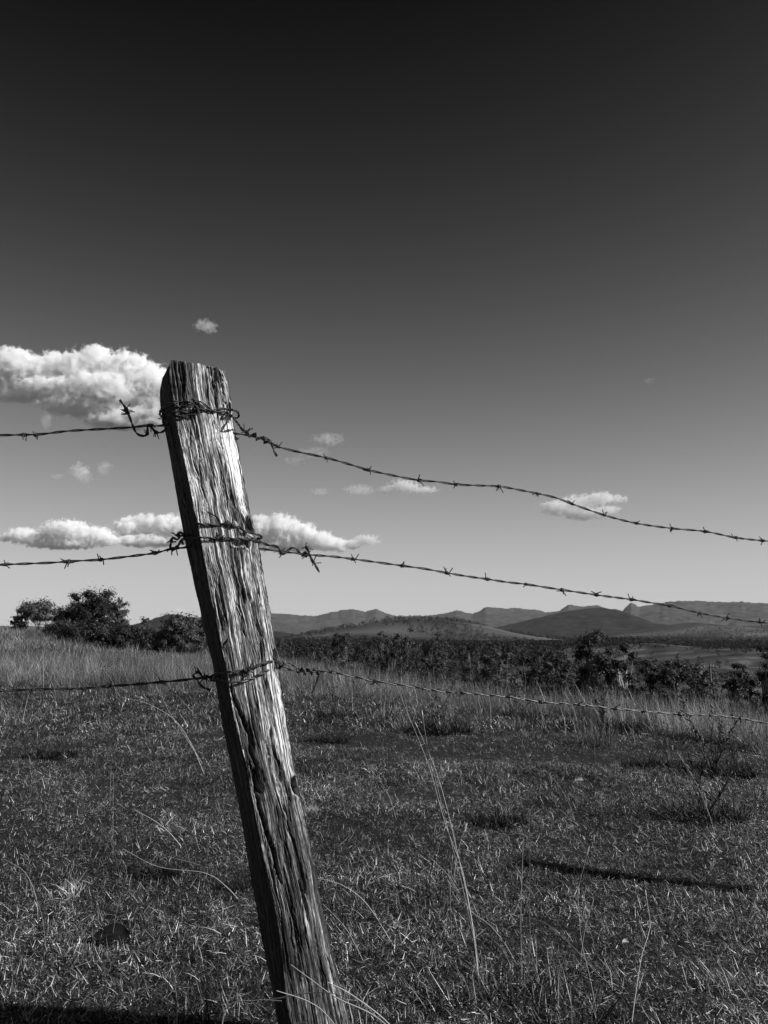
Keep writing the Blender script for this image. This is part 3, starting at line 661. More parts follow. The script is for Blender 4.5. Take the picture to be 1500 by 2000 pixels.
turf2_lib = lib('coarse_turf', [blade_mesh('coarse_turf', 110, 0.15, 0.02, 0.07, 0.0045, 1.6, 1.45, 250 + i, flat=0.4) for i in range(6)], M_TURF)
tall_lib = lib('tussock', [blade_mesh('tussock', 130, 0.11, 0.10, 0.50, 0.0032, 1.2, 0.85, 270 + i, flat=0.8, toneexp=1.1, segs=4) for i in range(7)], M_TALL)
tallf_lib = lib('far_tussock', [blade_mesh('far_tussock', 120, 0.35, 0.12, 0.60, 0.009, 1.3, 1.0, 290 + i, flat=0.7, toneexp=1.1) for i in range(5)], M_TALL)

def scatter(name, P, rot, scl, coll, label, kind='stuff', mat=None):
    me = bpy.data.meshes.new(name); n = len(P); me.vertices.add(n); me.vertices.foreach_set('co', np.asarray(P, np.float32).ravel())
    a = me.attributes.new('rot', 'FLOAT_VECTOR', 'POINT'); a.data.foreach_set('vector', np.asarray(rot, np.float32).ravel())
    a = me.attributes.new('scl', 'FLOAT_VECTOR', 'POINT'); a.data.foreach_set('vector', np.asarray(scl, np.float32).ravel())
    a = me.attributes.new('idx', 'INT', 'POINT'); a.data.foreach_set('value', RNG.integers(0, 1000, n).astype(np.int32))
    o = link(name, me)
    g = bpy.data.node_groups.new('scatter_' + name, 'GeometryNodeTree')
    g.interface.new_socket('Geometry', in_out='INPUT', socket_type='NodeSocketGeometry'); g.interface.new_socket('Geometry', in_out='OUTPUT', socket_type='NodeSocketGeometry')
    gi = g.nodes.new('NodeGroupInput'); go = g.nodes.new('NodeGroupOutput'); ip = g.nodes.new('GeometryNodeInstanceOnPoints')
    ci = g.nodes.new('GeometryNodeCollectionInfo'); ci.inputs['Collection'].default_value = coll; ci.inputs['Separate Children'].default_value = True; ci.inputs['Reset Children'].default_value = True
    def na(nm, t):
        x = g.nodes.new('GeometryNodeInputNamedAttribute'); x.data_type = t; x.inputs['Name'].default_value = nm
        return [s for s in x.outputs if s.enabled and s.name == 'Attribute'][0]
    g.links.new(gi.outputs[0], ip.inputs['Points']); g.links.new(ci.outputs[0], ip.inputs['Instance']); ip.inputs['Pick Instance'].default_value = True
    g.links.new(na('idx', 'INT'), ip.inputs['Instance Index'])
    er = g.nodes.new('FunctionNodeEulerToRotation'); g.links.new(na('rot', 'FLOAT_VECTOR'), er.inputs[0]); g.links.new(er.outputs[0], ip.inputs['Rotation'])
    g.links.new(na('scl', 'FLOAT_VECTOR'), ip.inputs['Scale']); g.links.new(ip.outputs[0], go.inputs[0])
    m = o.modifiers.new('scatter', 'NODES'); m.node_group = g
    return tag(o, label, kind=kind)
def polar_pts(az0, az1, r0, r1, dens, seed):
    g = np.random.default_rng(seed); area = math.radians(az1 - az0) / 2 * (r1 * r1 - r0 * r0); n = int(area * dens)
    r = np.sqrt(r0 * r0 + (r1 * r1 - r0 * r0) * g.random(n)); a = np.radians(az0 + (az1 - az0) * g.random(n))
    return r * np.sin(a), r * np.cos(a), r, np.degrees(a)
def tall_amount(x, y):                   # where the uncut grass stands: a belt before and over the crest
    r = np.hypot(x, y); az = np.degrees(np.arctan2(x, y))
    st = np.interp(az, [-60, -27, -20, -12, -5, 2, 10, 18, 27, 40], [15, 14.0, 11.0, 9.8, 9.2, 8.8, 7.6, 6.4, 5.6, 5.2])
    e = (r - st) / st + 0.42 * fbm(x * 0.55, y * 0.55, 3, 44)
    return sstep(-0.14, 0.30, e)
XS, YS, RS = [], [], []
T_, Rt, Sc = [], [], []
for r0, r1, dn in ((0.9, 3.2, 2500), (3.2, 5.5, 1500), (5.5, 9.5, 560)):
    x, y, r, a = polar_pts(-36, 36, r0, r1, dn, int(r0 * 10)); g = np.random.default_rng(int(r0 * 7))
    patch = fbm(x * 1.6, y * 1.6, 3, 51); bare = fbm(x * 3.4, y * 3.4, 3, 54)
    keep = (g.random(len(x)) < np.clip(0.85 + 0.7 * bare, 0.45, 1)); x, y, patch = x[keep], y[keep], patch[keep]
    z = ground(x, y) - 0.003; n = len(x)
    s = (0.85 + 0.5 * patch) * (0.7 + 0.6 * g.random(n)); s = np.clip(s, 0.35, 2) * 0.98
    T_.append(np.stack([x, y, z], -1)); Rt.append(np.stack([g.normal(0, 0.25, n), g.normal(0, 0.25, n), g.random(n) * 6.28], -1)); Sc.append(np.stack([s, s, s * (0.7 + 0.5 * g.random(n))], -1))
scatter('short_grass', np.concatenate(T_), np.concatenate(Rt), np.concatenate(Sc), turf_lib, 'short dry pasture grass covering the field')
T_, Rt, Sc = [], [], []
for a0, a1, r0, r1, dn in ((-36, 36, 7.0, 13, 120), (-36, 0, 13, 26, 40), (-38, -5, 26, 75, 9)):
    x, y, r, a = polar_pts(a0, a1, r0, r1, dn, int(r0 * 31 + 5)); g = np.random.default_rng(int(r0))
    z = ground(x, y) - 0.003; n = len(x); s = (0.7 + 0.6 * g.random(n)) * (1 if r0 < 20 else 2.0)
    T_.append(np.stack([x, y, z], -1)); Rt.append(np.stack([g.normal(0, 0.2, n), g.normal(0, 0.2, n), g.random(n) * 6.28], -1)); Sc.append(np.stack([s, s, s], -1))
scatter('field_grass', np.concatenate(T_), np.concatenate(Rt), np.concatenate(Sc), turf2_lib, 'coarser pasture grass farther across the field')
T_, Rt, Sc = [], [], []
for a0, a1, r0, r1, dn in ((-36, 36, 4.8, 14, 48), (-36, -2, 14, 22, 26), (-36, 4, 5.5, 13, 3.0)):
    x, y, r, a = polar_pts(a0, a1, r0, r1, dn, int(r0 * 3 + 77)); g = np.random.default_rng(int(r0) + 3)
    t = (tall_amount(x, y) if dn > 5 else 0.25 + 0.5 * sstep(6, 12, r)) * np.clip(0.75 + 0.8 * fbm(x * 0.8, y * 0.8, 2, 58), 0.1, 1); k = g.random(len(x)) < t; x, y, t = x[k], y[k], t[k]
    z = ground(x, y) - 0.01; n = len(x); s = (0.40 + 0.75 * g.random(n) ** 1.5) * (0.55 + 0.45 * t)
    T_.append(np.stack([x, y, z], -1)); Rt.append(np.stack([g.normal(0, 0.12, n), g.normal(-0.08, 0.12, n), g.random(n) * 6.28], -1)); Sc.append(np.stack([s * 1.25, s * 1.25, s], -1))
scatter('tall_grass', np.concatenate(T_), np.concatenate(Rt), np.concatenate(Sc), tall_lib, 'tall pale uncut grass along the crest of the field')
T_, Rt, Sc = [], [], []
for a0, a1, r0, r1, dn in ((-38, -4, 20, 60, 4.2), (-6, 38, 12, 30, 3.0)):
    x, y, r, a = polar_pts(a0, a1, r0, r1, dn, int(r0 * 3 + 99)); g = np.random.default_rng(int(r0) + 8)
    z = ground(x, y) - 0.02; n = len(x); s = (0.35 + 0.75 * g.random(n)) * np.clip(0.85 + 0.7 * fbm(x * .35, y * .35, 2, 66), .4, 1.5)
    T_.append(np.stack([x, y, z], -1)); Rt.append(np.stack([g.normal(0, 0.1, n), g.normal(-0.05, 0.1, n), g.random(n) * 6.28], -1)); Sc.append(np.stack([s * 1.2, s * 1.2, s], -1))
scatter('far_grass', np.concatenate(T_), np.concatenate(Rt), np.concatenate(Sc), tallf_lib, 'uncut grass under the trees and over the slope')

# single dry stalks and weeds one can pick out
def gpt(px, py):
    """where a photo pixel meets the ground"""
    v = ray(px, py); t = EYE / -v.z
    for _ in range(12):
        p = O + v * t; h = float(ground(p.x, p.y)); t = (EYE - h) / -v.z
    return O + v * t
def at_h(px, py, base, hdepth=None):
    d_ = base.y if hdepth is None else hdepth
    return at(px, py, d_)
STG = 'long dry grass stalks standing in the pasture'
def stalks(lines, label, mat=None, group=None, w=0.0011, name='grass_stalk'):
    """lines: polylines of photo points; the first point is the foot on the ground; depth drifts by the given amount"""
    root = None
    for pts, dz in lines:
        foot = gpt(*pts[0]) if pts[0][1] < 2080 else gpt(pts[0][0], 2080)
        P = [foot + Vector((0, 0, -0.01))]
        n = len(pts)
        for i, p in enumerate(pts[1:], 1): P.append(at(p[0], p[1], foot.y + dz * i / (n - 1)))
        c = catmull(P, 0.02)
        V, F = tube(c, w * 0.85, 4, taper=lambda t: 1.0 - 0.6 * t)
        if root is None:
            root = link(name, None); root.location = foot; tag(root, label, 'grass stalk' if name == 'grass_stalk' else 'weed', group)
        mb = MB(); mb.add([v - root.location for v in V], F, random.random())
        link('stem', mb.mesh('stem', False), mat or M_STALK, root)
        if len(c) > 6 and name == 'grass_stalk' and w < 0.0012:
            e = c[-1] - root.location; T = (c[-1] - c[-4]).normalized(); L_h = random.uniform(0.012, 0.03)
            V, F = tube([e - T * 0.004, e + T * L_h * .35, e + T * L_h * .7, e + T * L_h], w * 1.15, 5, taper=lambda t: 0.25 + 0.8 * math.sin(min(1, t * 1.15) * 3.0))
            mb = MB(); mb.add(V, F, 0.8); link('seed_head', mb.mesh('seed_head', True), mat or M_STALK, root)
    return root
stalks([([(700, 2055), (640, 1985), (600, 1955), (540, 1935)], -0.25), ([(820, 2060), (740, 1990), (660, 1950), (610, 1915), (568, 1884)], -0.33), ([(815, 2060), (760, 2000), (690, 1945), (640, 1918)], -0.3),
        ([(470, 2070), (505, 1970), (560, 1947), (630, 1938), (685, 1950)], -0.3), ([(430, 2080), (440, 1973), (500, 1954), (550, 1955)], -0.35)], 'bright arching dry stalks crossing in front of the foot of the post', w=0.0017)
stalks([([(330, 2000), (332, 1912), (390, 1884), (450, 1870), (512, 1862)], -0.05), ([(345, 2010), (352, 1905), (400, 1876), (450, 1862), (500, 1861)], -0.05)], 'pair of curved dry stalks lying towards the shaded side of the post', w=0.0018)
stalks([([(775, 1850), (720, 1770), (680, 1735), (650, 1722), (621, 1715)], 0.0), ([(715, 1880), (680, 1820), (655, 1790), (630, 1765)], 0.0)], 'arching stalks just right of the lower half of the post', w=0.0014)
stalks([([(935, 1925), (931, 1860), (915, 1760), (900, 1690), (870, 1610), (845, 1520), (828, 1470), (795, 1390), (775, 1340)], 0.25), ([(937, 1930), (928, 1850), (905, 1740), (880, 1640), (860, 1560), (845, 1500), (832, 1440), (826, 1400)], 0.2),
        ([(938, 1935), (920, 1790), (890, 1650), (868, 1560), (846, 1490), (815, 1420)], 0.2)], 'tallest pale stalks, rising from the middle foreground up to the lowest wire')
stalks([([(1028, 1920), (1035, 1850), (1034, 1760), (1035, 1650), (1034, 1590), (1045, 1570)], 0.1), ([(1020, 1920), (1017, 1800), (1020, 1700), (1022, 1640)], 0.1), ([(1030, 1935), (1002, 1870), (960, 1810), (915, 1775), (880, 1715), (840, 1675)], 0.1)],
       'upright bundle of dark stems in the foreground right of centre', M_STALKD, w=0.0013)
stalks([([(1170, 1990), (1150, 1900), (1136, 1840), (1130, 1770), (1130, 1735), (1147, 1668)], 0.1)], 'single bowed pale stalk in the right foreground')
stalks([([(1232, 2000), (1243, 1930), (1255, 1860), (1270, 1810), (1262, 1750)], 0.1)], 'thin straight stalk in the right foreground, beside the bowed one')
stalks([([(400, 1510), (372, 1450), (340, 1405), (290, 1375), (240, 1362)], 0.05), ([(397, 1490), (350, 1420), (325, 1380), (312, 1345)], 0.05), ([(385, 1400), (366, 1380), (350, 1362), (325, 1350)], 0.05)],
       'crossed pale stalks under the lowest wire, left of the post', w=0.0016)
stalks([([(560, 1700), (480, 1745), (430, 1715), (390, 1690), (335, 1675)], 0.0), ([(475, 1760), (440, 1730), (400, 1705), (310, 1693), (240, 1658)], 0.0), ([(360, 1655), (330, 1625), (300, 1602), (263, 1582)], 0.0)],
       'long straggling stalks lying across the turf left of the post', w=0.0014)
stalks([([(1235, 1945), (1170, 1905), (1120, 1850), (1060, 1800), (1012, 1790)], 0.05)], 'low leaning stalk in the bottom right of the field', M_STALKD)
stalks([([(75, 1800), (70, 1750), (50, 1705), (30, 1690), (8, 1678)], 0.0), ([(90, 1850), (82, 1790), (60, 1730)], 0.0)], 'drooping stalk at the left edge of the picture', M_STALKD, w=0.0013)
stalks([([(1500, 1858), (1430, 1857), (1390, 1848), (1346, 1841)], 0.02)], 'pale fallen stalk at the right edge of the field')
stalks([([(1265, 1590), (1300, 1586), (1350, 1584), (1400, 1592)], 0.02), ([(1400, 1640), (1385, 1590), (1360, 1530), (1330, 1480)], 0.05)], 'stalks crossing the dark thistle patch on the right')
rr = random.Random(33)
where = [('in the turf left of the post', 20, 400, 1420, 1900), ('in the turf between the post and the middle foreground', 660, 900, 1420, 1900), ('in the turf on the right', 1000, 1490, 1450, 1950)]
for wname, xa, xb, ya, yb in where:
    for q in range(16 if xa > 900 else 10):
        x, y = rr.uniform(xa, xb), rr.uniform(ya, yb); Lp_ = rr.uniform(40, 130) * (0.4 + (y - 1300) / 700); dx = rr.uniform(-0.6, 0.35) * Lp_
        stalks([([(x, y), (x + dx * .25, y - Lp_ * .4), (x + dx * .6, y - Lp_ * .75), (x + dx, y - Lp_)], rr.uniform(-.05, .1))], ('long' if Lp_ > 85 else 'short') + (' stalk leaning left ' if dx < -.15 * Lp_ else ' stalk standing upright ' if dx < .12 * Lp_ else ' stalk leaning right ') + wname, rr.choice((M_STALK, M_STALKD, M_STALKD)), 'short dry stalks ' + wname, w=0.0009)
for q in range(46):                          # seeding stems above the tall grass belt
    x = rr.uniform(550, 1495) if q < 34 else rr.uniform(10, 380); yb = (1330 + (x - 560) * 0.11 if x > 500 else 1330) + rr.uniform(0, 60); L_ = rr.uniform(35, 85)
    dx = rr.uniform(-0.5, 0.1) * L_
    stalks([([(x, yb), (x + dx * .3, yb - L_ * .5), (x + dx, yb - L_)], 0)], ('tall' if L_ > 60 else 'small') + ' seeding stem over the tall grass, ' + ('left of the post' if x < 500 else 'between the post and the rounded bush' if x < 850 else 'in front of the pale twiggy bush' if x < 1080 else 'in front of the black-leaved tree' if x < 1260 else 'below the power pole' if x < 1400 else 'near the right edge'), M_STALK, 'seeding stems over the tall grass ' + ('right' if x > 500 else 'left') + ' of the post', w=0.0022)

def weed(px, py, size, label, seed, n=60, stems=5, flatx=1.6, mat=M_WEED):
    rn = random.Random(seed); b = gpt(px, py); root = link('weed', None); root.location = b; tag(root, label, 'weed')
    V, q, t, tone = blades(n * 20, 0.115 * size, 0.02 * size, 0.105 * size, 0.0044 * size, 1.2, 1.15, seed, flat=0.45)
    V[:, 0] *= flatx; tag(link('leaves', mesh('leaves', V, [q, t], False, {'tone': tone}), mat, root), kind='stuff')
    mb = MB()
    for i in range(stems):
        a = rn.uniform(0, 6.28); L = size * rn.uniform(0.18, 0.42); P = [Vector((0, 0, 0))]; dr = Vector((math.cos(a) * rn.uniform(.2, .9), math.sin(a) * .5, 1)).normalized()
        for k in range(4): P.append(P[-1] + (dr + Vector((rn.uniform(-.3, .3), rn.uniform(-.3, .3), 0))) * L / 4)
        c = catmull(P, 0.03); V2, F2 = tube(c, 0.0025 * size, 4, taper=lambda t_: 1 - .7 * t_); mb.add(V2, F2, 0.2)
        for p in c[3:]:
            for k in range(3):
                s_ = Vector((rn.uniform(-1, 1), rn.uniform(-1, 1), rn.uniform(-.2, 1))).normalized() * 0.03 * size; o_ = Vector((rn.uniform(-1, 1), rn.uniform(-1, 1), 0)) * 0.006 * size
                mb.add([p, p + s_ + o_, p + s_ - o_], [(0, 1, 2)], rn.random())
    tag(link('stems', mb.mesh('stems', False), mat, root), kind='stuff'); return root
weed(660, 1405, 1.1, 'dark bushy weed in the field just right of the post below the lowest wire', 1, flatx=1.3)
weed(640, 1450, 0.8, 'smaller dark weed in front of the bushy one beside the post', 2)
weed(850, 1432, 1.3, 'wide dark weed at the foot of the tall grass right of centre', 3, flatx=1.8)
weed(968, 1610, 0.75, 'flat round dark weed in the middle of the turf', 4, flatx=1.5, stems=3)
weed(1375, 1600, 1.1, 'large dark thistle in the turf on the right', 5, flatx=1.5, stems=8)
weed(1265, 1500, 0.8, 'low dark weed between the thistle and the tall grass on the right', 6, flatx=1.8)
weed(1400, 1515, 1.3, 'dark twiggy weed near the right edge beneath the tall grass', 7, flatx=1.6, stems=9)
weed(1010, 1408, 1.3, 'dark tussock at the foot of the tall grass, centre right', 8, flatx=1.8)
weed(1180, 1430, 1.6, 'broad dark tussock in front of the tall grass on the right', 9, flatx=2.2)
weed(285, 1710, 0.55, 'flat patch of dark weed in the turf left of the post', 10, flatx=1.8, stems=1)
weed(100, 1480, 0.9, 'small dark weed in the turf far left', 11, stems=3)
weed(470, 1735, 0.4, 'little dark weed hugging the shaded side of the post', 12, stems=4)
weed(225, 1345, 1.6, 'dark low tussock on the left under the tall grass', 13, flatx=2.5, stems=3)
weed(597, 1583, 0.3, 'tiny flowering weed at the right edge of the post', 14, stems=5, mat=M_STALK)
def tuft(px, py, rad, h, nb, label, seed, mat=M_TURF, te=1.0):
    b = gpt(px, py); o = link('grass_tuft', blade_mesh('grass_tuft', nb, rad, h * .3, h, 0.0028, 0.7, 0.75, seed, toneexp=te, segs=4), mat, None, b); tag(o, label, 'grass tuft'); return o
tuft(1035, 1950, 0.07, 0.17, 110, 'grass tuft at the foot of the upright bundle of dark stems', 411)
tuft(935, 1945, 0.05, 0.12, 70, 'grass tuft at the foot of the tallest pale stalks', 412)
tuft(875, 1960, 0.06, 0.10, 80, 'grass tuft in the foreground midway between the post and the tall stalks', 413)
tuft(1110, 1985, 0.08, 0.11, 120, 'grass tuft at the bottom edge right of the dark stems', 414)
tuft(690, 2010, 0.07, 0.10, 90, 'grass tuft growing against the foot of the post', 415)
tuft(390, 1975, 0.07, 0.10, 90, 'grass tuft at the bottom in the shadow of the post', 416)
tuft(1400, 1930, 0.08, 0.07, 110, 'low grass tuft in the bottom right corner area', 417, te=.6)
spots = [(955, 1395, .30, 'just under the lowest wire, left of the bowed tussock'), (1015, 1402, .34, 'bowed over, centre right under the lowest wire'), (1085, 1398, .30, 'under the lowest wire below the grey tree'), (1140, 1412, .36, 'shaggy, below the black-leaved tree'),
         (1200, 1425, .38, 'shaggy, right of the one below the black-leaved tree'), (1255, 1432, .34, 'low, below the grassy rise'), (1310, 1440, .40, 'tallest, below the spreading dark tree'), (1365, 1448, .36, 'below the power pole'), (1425, 1456, .40, 'broad, between the power pole and the right edge'),
         (1485, 1468, .42, 'cut by the right edge of the picture'), (900, 1388, .26, 'small, right of the centre'), (1165, 1455, .28, 'in front, standing alone in the short turf on the right'), (735, 1372, .24, 'small, right of the post'), (590, 1352, .24, 'beside the post on its right'),
         (60, 1338, .26, 'at the far left'), (180, 1342, .26, 'on the left under the gum tree'), (330, 1340, .28, 'just left of the post')]
for q, (px, py, h, where_) in enumerate(spots):
    b = gpt(px, py); me_ = blade_mesh('tussock', 330, 0.13, h * .35, h * 1.1, 0.0036, 1.1, 0.8, 430 + q, flat=0.8, toneexp=1.0, segs=4)
    tag(link('tussock', me_, M_TALL, None, b), 'pale grass tussock ' + where_, 'grass tussock', 'pale tussocks along the edge of the short turf')
# straw-pale tuft at the left, dry litter and a curled leaf
b = gpt(130, 1750); o = link('grass_tuft', blade_mesh('grass_tuft', 60, 0.05, 0.03, 0.10, 0.004, 0.9, 1.2, 401, toneexp=0.4), M_STALK, None, b); tag(o, 'bright straw coloured grass tuft in the turf at the left', 'grass tuft')
b = gpt(295, 1542); me_ = blade_mesh('dry_litter', 90, 0.10, 0.01, 0.05, 0.006, 1.5, 1.5, 402, toneexp=0.4); me_.transform(Matrix.Diagonal((1.2, 0.6, 1, 1)))
o = link('dry_litter', me_, M_STALK, None, b); tag(o, 'pale scatter of dry litter on the turf left of the post', 'litter')
def curled_leaf(px, py, L, W, label, seed, mat):
    b = gpt(px, py); V = []; F = []; n, m_ = 14, 7; rn = random.Random(seed)
    for i in range(n):
        t = i / (n - 1); w = W * math.sin(math.pi * min(t * 1.0 + 0.03, .985)) ** 0.7
        for j in range(m_):
            s = j / (m_ - 1) * 2 - 1
            V.append(((t - 0.5) * L, s * w * 0.5, 0.012 + 0.030 * (L / 0.12) * math.sin(t * 2.6) * (0.15 + 0.85 * (s * 0.5 + 0.5)) * 1.0 + 0.006 * s * s))
    for i in range(n - 1):
        for j in range(m_ - 1): a = i * m_ + j; F.append((a, a + 1, a + m_ + 1, a + m_))
    Vb = [(x, y, z - 0.0015) for x, y, z in V]; k = len(V)
    F2 = [tuple(k + i for i in reversed(f)) for f in F]
    o = link('leaf', mesh('leaf', V + Vb, np.array(F + F2), True, {'tone': np.full(2 * k, 0.4)}), mat, None, b + Vector((0, 0, 0.004))); o.rotation_euler = (0.1, -0.05, rn.uniform(-.2, .3))
    return tag(o, label, 'leaf')
M_DLEAF = leaf_mat('shade_dark_dead_leaf', [(0, 0.006), (1, 0.02)], trans=0.05)  # near-black colour stands in for the shade in the leaf's hollow
curled_leaf(215, 1848, 0.11, 0.05, 'large curled dead leaf lying on the turf near the bottom left', 1, M_DLEAF)
curled_leaf(1222, 1855, 0.018, 0.010, 'small pale leaf on the turf at the right, below the long shadow', 2, M_STALK)
curled_leaf(1133, 1532, 0.05, 0.014, 'tiny pale leaf on the turf, upper right of the field', 3, M_STALK)

# ------------------------------------------------------------------ trees and bushes
def tree_meshes(seed, H, W, trunk_h, nleaf, leaf, clumps, lean=0.0, low=False, open_=0.0):
    """trunk and limbs as one mesh, crown of leaf-sized faces gathered in clumps as another"""
    rn = random.Random(seed); g = np.random.default_rng(seed); mb = MB(); cl = []
    tops = []
    nt_ = 3 if low else rn.choice((1, 2, 2))
    for k in range(nt_):
        a = rn.uniform(0, 6.28); base = Vector((rn.uniform(-.1, .1) * W * .3, rn.uniform(-.1, .1) * W * .3, -0.3))
        P = [base, base + Vector((0, 0, trunk_h * .5 + .3)), base + Vector((math.cos(a) * W * .08 + lean, math.sin(a) * W * .08, trunk_h + .3)), base + Vector((math.cos(a) * W * .16 + lean * 2, math.sin(a) * W * .16, H * .8))]
        c = catmull(P, H / 12); V, F = tube(c, H * 0.018, 6, taper=lambda t: 1 - 0.8 * t); mb.add(V, F)
        for i in range(clumps // nt_):
            t = rn.uniform(0.25 if low else 0.35, 1.0); s = c[min(len(c) - 1, int(t * len(c)))]
            th = rn.uniform(0, 6.28); zz = trunk_h + (H - trunk_h) * (0.08 + 0.86 * rn.random()) if not low else H * rn.uniform(0.12, 0.93)
            f = (zz - trunk_h) / max(H - trunk_h, .1); env = math.sqrt(max(0.05, 1 - (2 * f - 0.85) ** 2 / 1.6)) if not low else math.sqrt(max(0.1, 1 - f * f * .8))
            rad = W * .46 * env * rn.random() ** .55
            e = Vector((base.x + math.cos(th) * rad, base.y + math.sin(th) * rad, zz))
            mid = s.lerp(e, 0.5) + Vector((0, 0, -0.04 * H)); V, F = tube(catmull([s, mid, e], H / 8), H * 0.0055, 4, taper=lambda t: 1 - .75 * t); mb.add(V, F)
            cl.append((e, W * rn.uniform(0.07, 0.19)))
    n = nleaf; ci = g.integers(0, len(cl), n); C = np.array([tuple(c[0]) for c in cl])[ci]; Rr = np.array([c[1] for c in cl])[ci]
    dv = g.normal(0, 1, (n, 3)); dv /= np.linalg.norm(dv, axis=1)[:, None]; dv *= (np.abs(g.normal(0, .62, n)))[:, None] * Rr[:, None]; dv[:, 2] *= 0.7
    ctr = C + dv; crc = np.array([0, 0, H * .45]); nrm = dv / (np.linalg.norm(dv, axis=1)[:, None] + 1e-6) * 1.0 + (ctr - crc) / (np.linalg.norm(ctr - crc, axis=1)[:, None] + 1e-6) * .8 + g.normal(0, .45, (n, 3)) + np.array([0, 0, .25])
    t1 = np.cross(nrm, g.normal(0, 1, (n, 3))); t1 /= np.linalg.norm(t1, axis=1)[:, None]; t2 = np.cross(nrm, t1); t2 /= np.linalg.norm(t2, axis=1)[:, None]
    s = leaf * (0.5 + 0.7 * g.random(n))[:, None]
    V = np.stack([ctr - t1 * s, ctr + t2 * s * .38, ctr + t1 * s, ctr - t2 * s * .38], 1).reshape(-1, 3)
    F = np.arange(n * 4).reshape(-1, 4); clt = g.random(len(cl))[ci]
    return mb.mesh('trunk'), mesh('crown', V, F, False, {'tone': np.repeat(np.clip(g.random(n) * .6 + clt * .4, 0, 1), 4)})
def place_tree(ms, x, y, label, group=None, cat='tree', rot=0, s=1.0, leafm=M_LEAF, barkm=M_BARK, name='tree', sink=0.0, parts=('trunk', 'crown')):
    z = float(ground(x, y)) - sink; root = link(name, None); root.location = (x, y, z); root.rotation_euler = (0, 0, rot); root.scale = (s if not isinstance(s, tuple) else s)if isinstance(s, tuple) else (s, s, s)
    tag(root, label, cat, group)
    for nm, me, mt in zip(parts, ms, (barkm, leafm)):
        o = link(nm, me, mt, root)
        if nm == 'crown': o['kind'] = 'stuff'
    return root
def unit(seed, Wr, low=False, nleaf=2600, leaf=0.022, clumps=22, trunk=0.35): return tree_meshes(seed, 1.0, Wr, trunk, nleaf, leaf, clumps, low=low)
def with_mat(ms, leafm, barkm=M_BARK):
    a, b_ = ms; a = a.copy(); b_ = b_.copy(); a.materials.clear(); b_.materials.clear(); a.materials.append(barkm); b_.materials.append(leafm); return a, b_
# left group, about 45 m away: built one by one. (px centre, py top, py foot, px width, depth)
def tree_at(px, top, foot, wpx, d, label, seed, low=False, leafm=M_LEAF, barkm=M_BARK, nleaf=5200, leafk=1.0, trunk=0.35, name='tree', cat='tree', clumps=26, group=None):
    zt = xz(px, top, d)[1]; x = xz(px, foot, d)[0]; zg = float(ground(x, d)); H = zt - zg; W = wpx / FPX * d * 1.22; H *= 1.06; nleaf = int(nleaf * 1.3); clumps = int(clumps * 1.8)
    ms = tree_meshes(seed, H, W * 0.92, H * trunk, nleaf, leafk * max(0.075, d * 0.0019), clumps, low=low)
    return place_tree(with_mat(ms, leafm, barkm), x, d, label, group, cat, name=name, leafm=leafm, barkm=barkm)
tree_at(72, 1178, 1240, 78, 50, 'pale airy gum tree at the far left with a white trunk', 11, leafm=M_LEAFP, barkm=M_BARKP, nleaf=5000, trunk=0.42, clumps=34)
tree_at(38, 1204, 1242, 34, 49, 'small dark bush at the very left of the tree group', 12, low=True, leafm=M_LEAFD, nleaf=1500, name='bush', cat='bush')
tree_at(123, 1190, 1245, 40, 54, 'thin pale sapling between the pale gum and the big dark tree', 13, leafm=M_LEAFP, nleaf=1600, trunk=.3)
tree_at(176, 1158, 1250, 108, 46, 'biggest tree on the left, dense and dark with a domed crown', 14, leafm=M_LEAFD, nleaf=14000, trunk=0.18, clumps=46)
tree_at(150, 1180, 1250, 84, 50, 'dark tree behind the left shoulder of the biggest left tree', 24, leafm=M_LEAFD, nleaf=9000, trunk=0.12, clumps=40)
tree_at(205, 1178, 1252, 70, 49, 'dark tree behind the right shoulder of the biggest left tree', 25, leafm=M_LEAF, nleaf=7000, trunk=0.12, clumps=36)
tree_at(228, 1174, 1252, 42, 44, 'slim open tree on the right flank of the big dark one', 15, leafm=M_LEAFP, nleaf=2600, trunk=0.38, clumps=22)
tree_at(118, 1218, 1256, 80, 42, 'low dark bush beneath the pale gum', 16, low=True, leafm=M_LEAF, nleaf=5000, name='bush', cat='bush')
tree_at(170, 1222, 1268, 110, 38, 'wide dark bush in front of the biggest left tree', 17, low=True, leafm=M_LEAFD, nleaf=9000, name='bush', cat='bush', clumps=36)
tree_at(240, 1226, 1268, 70, 38, 'rounded dark bush between the big tree and the thorny bush', 18, low=True, leafm=M_LEAFD, nleaf=6000, name='bush', cat='bush')
tree_at(290, 1208, 1262, 46, 40, 'wispy pale shrub below the small conical hill', 19, low=True, leafm=M_LEAFP, nleaf=1500, name='bush', cat='bush')
tree_at(300, 1230, 1270, 70, 36, 'dark bush under the wispy pale shrub', 20, low=True, leafm=M_LEAFD, nleaf=5000, name='bush', cat='bush')
tree_at(350, 1206, 1276, 96, 32, 'large leafy bush just left of the post', 21, low=True, leafm=M_LEAF, nleaf=8000, name='bush', cat='bush', leafk=1.0, clumps=40)
tree_at(402, 1200, 1276, 40, 33, 'pale sprig of a bush rising behind the post', 22, low=True, leafm=M_LEAFP, nleaf=1600, name='bush', cat='bush')
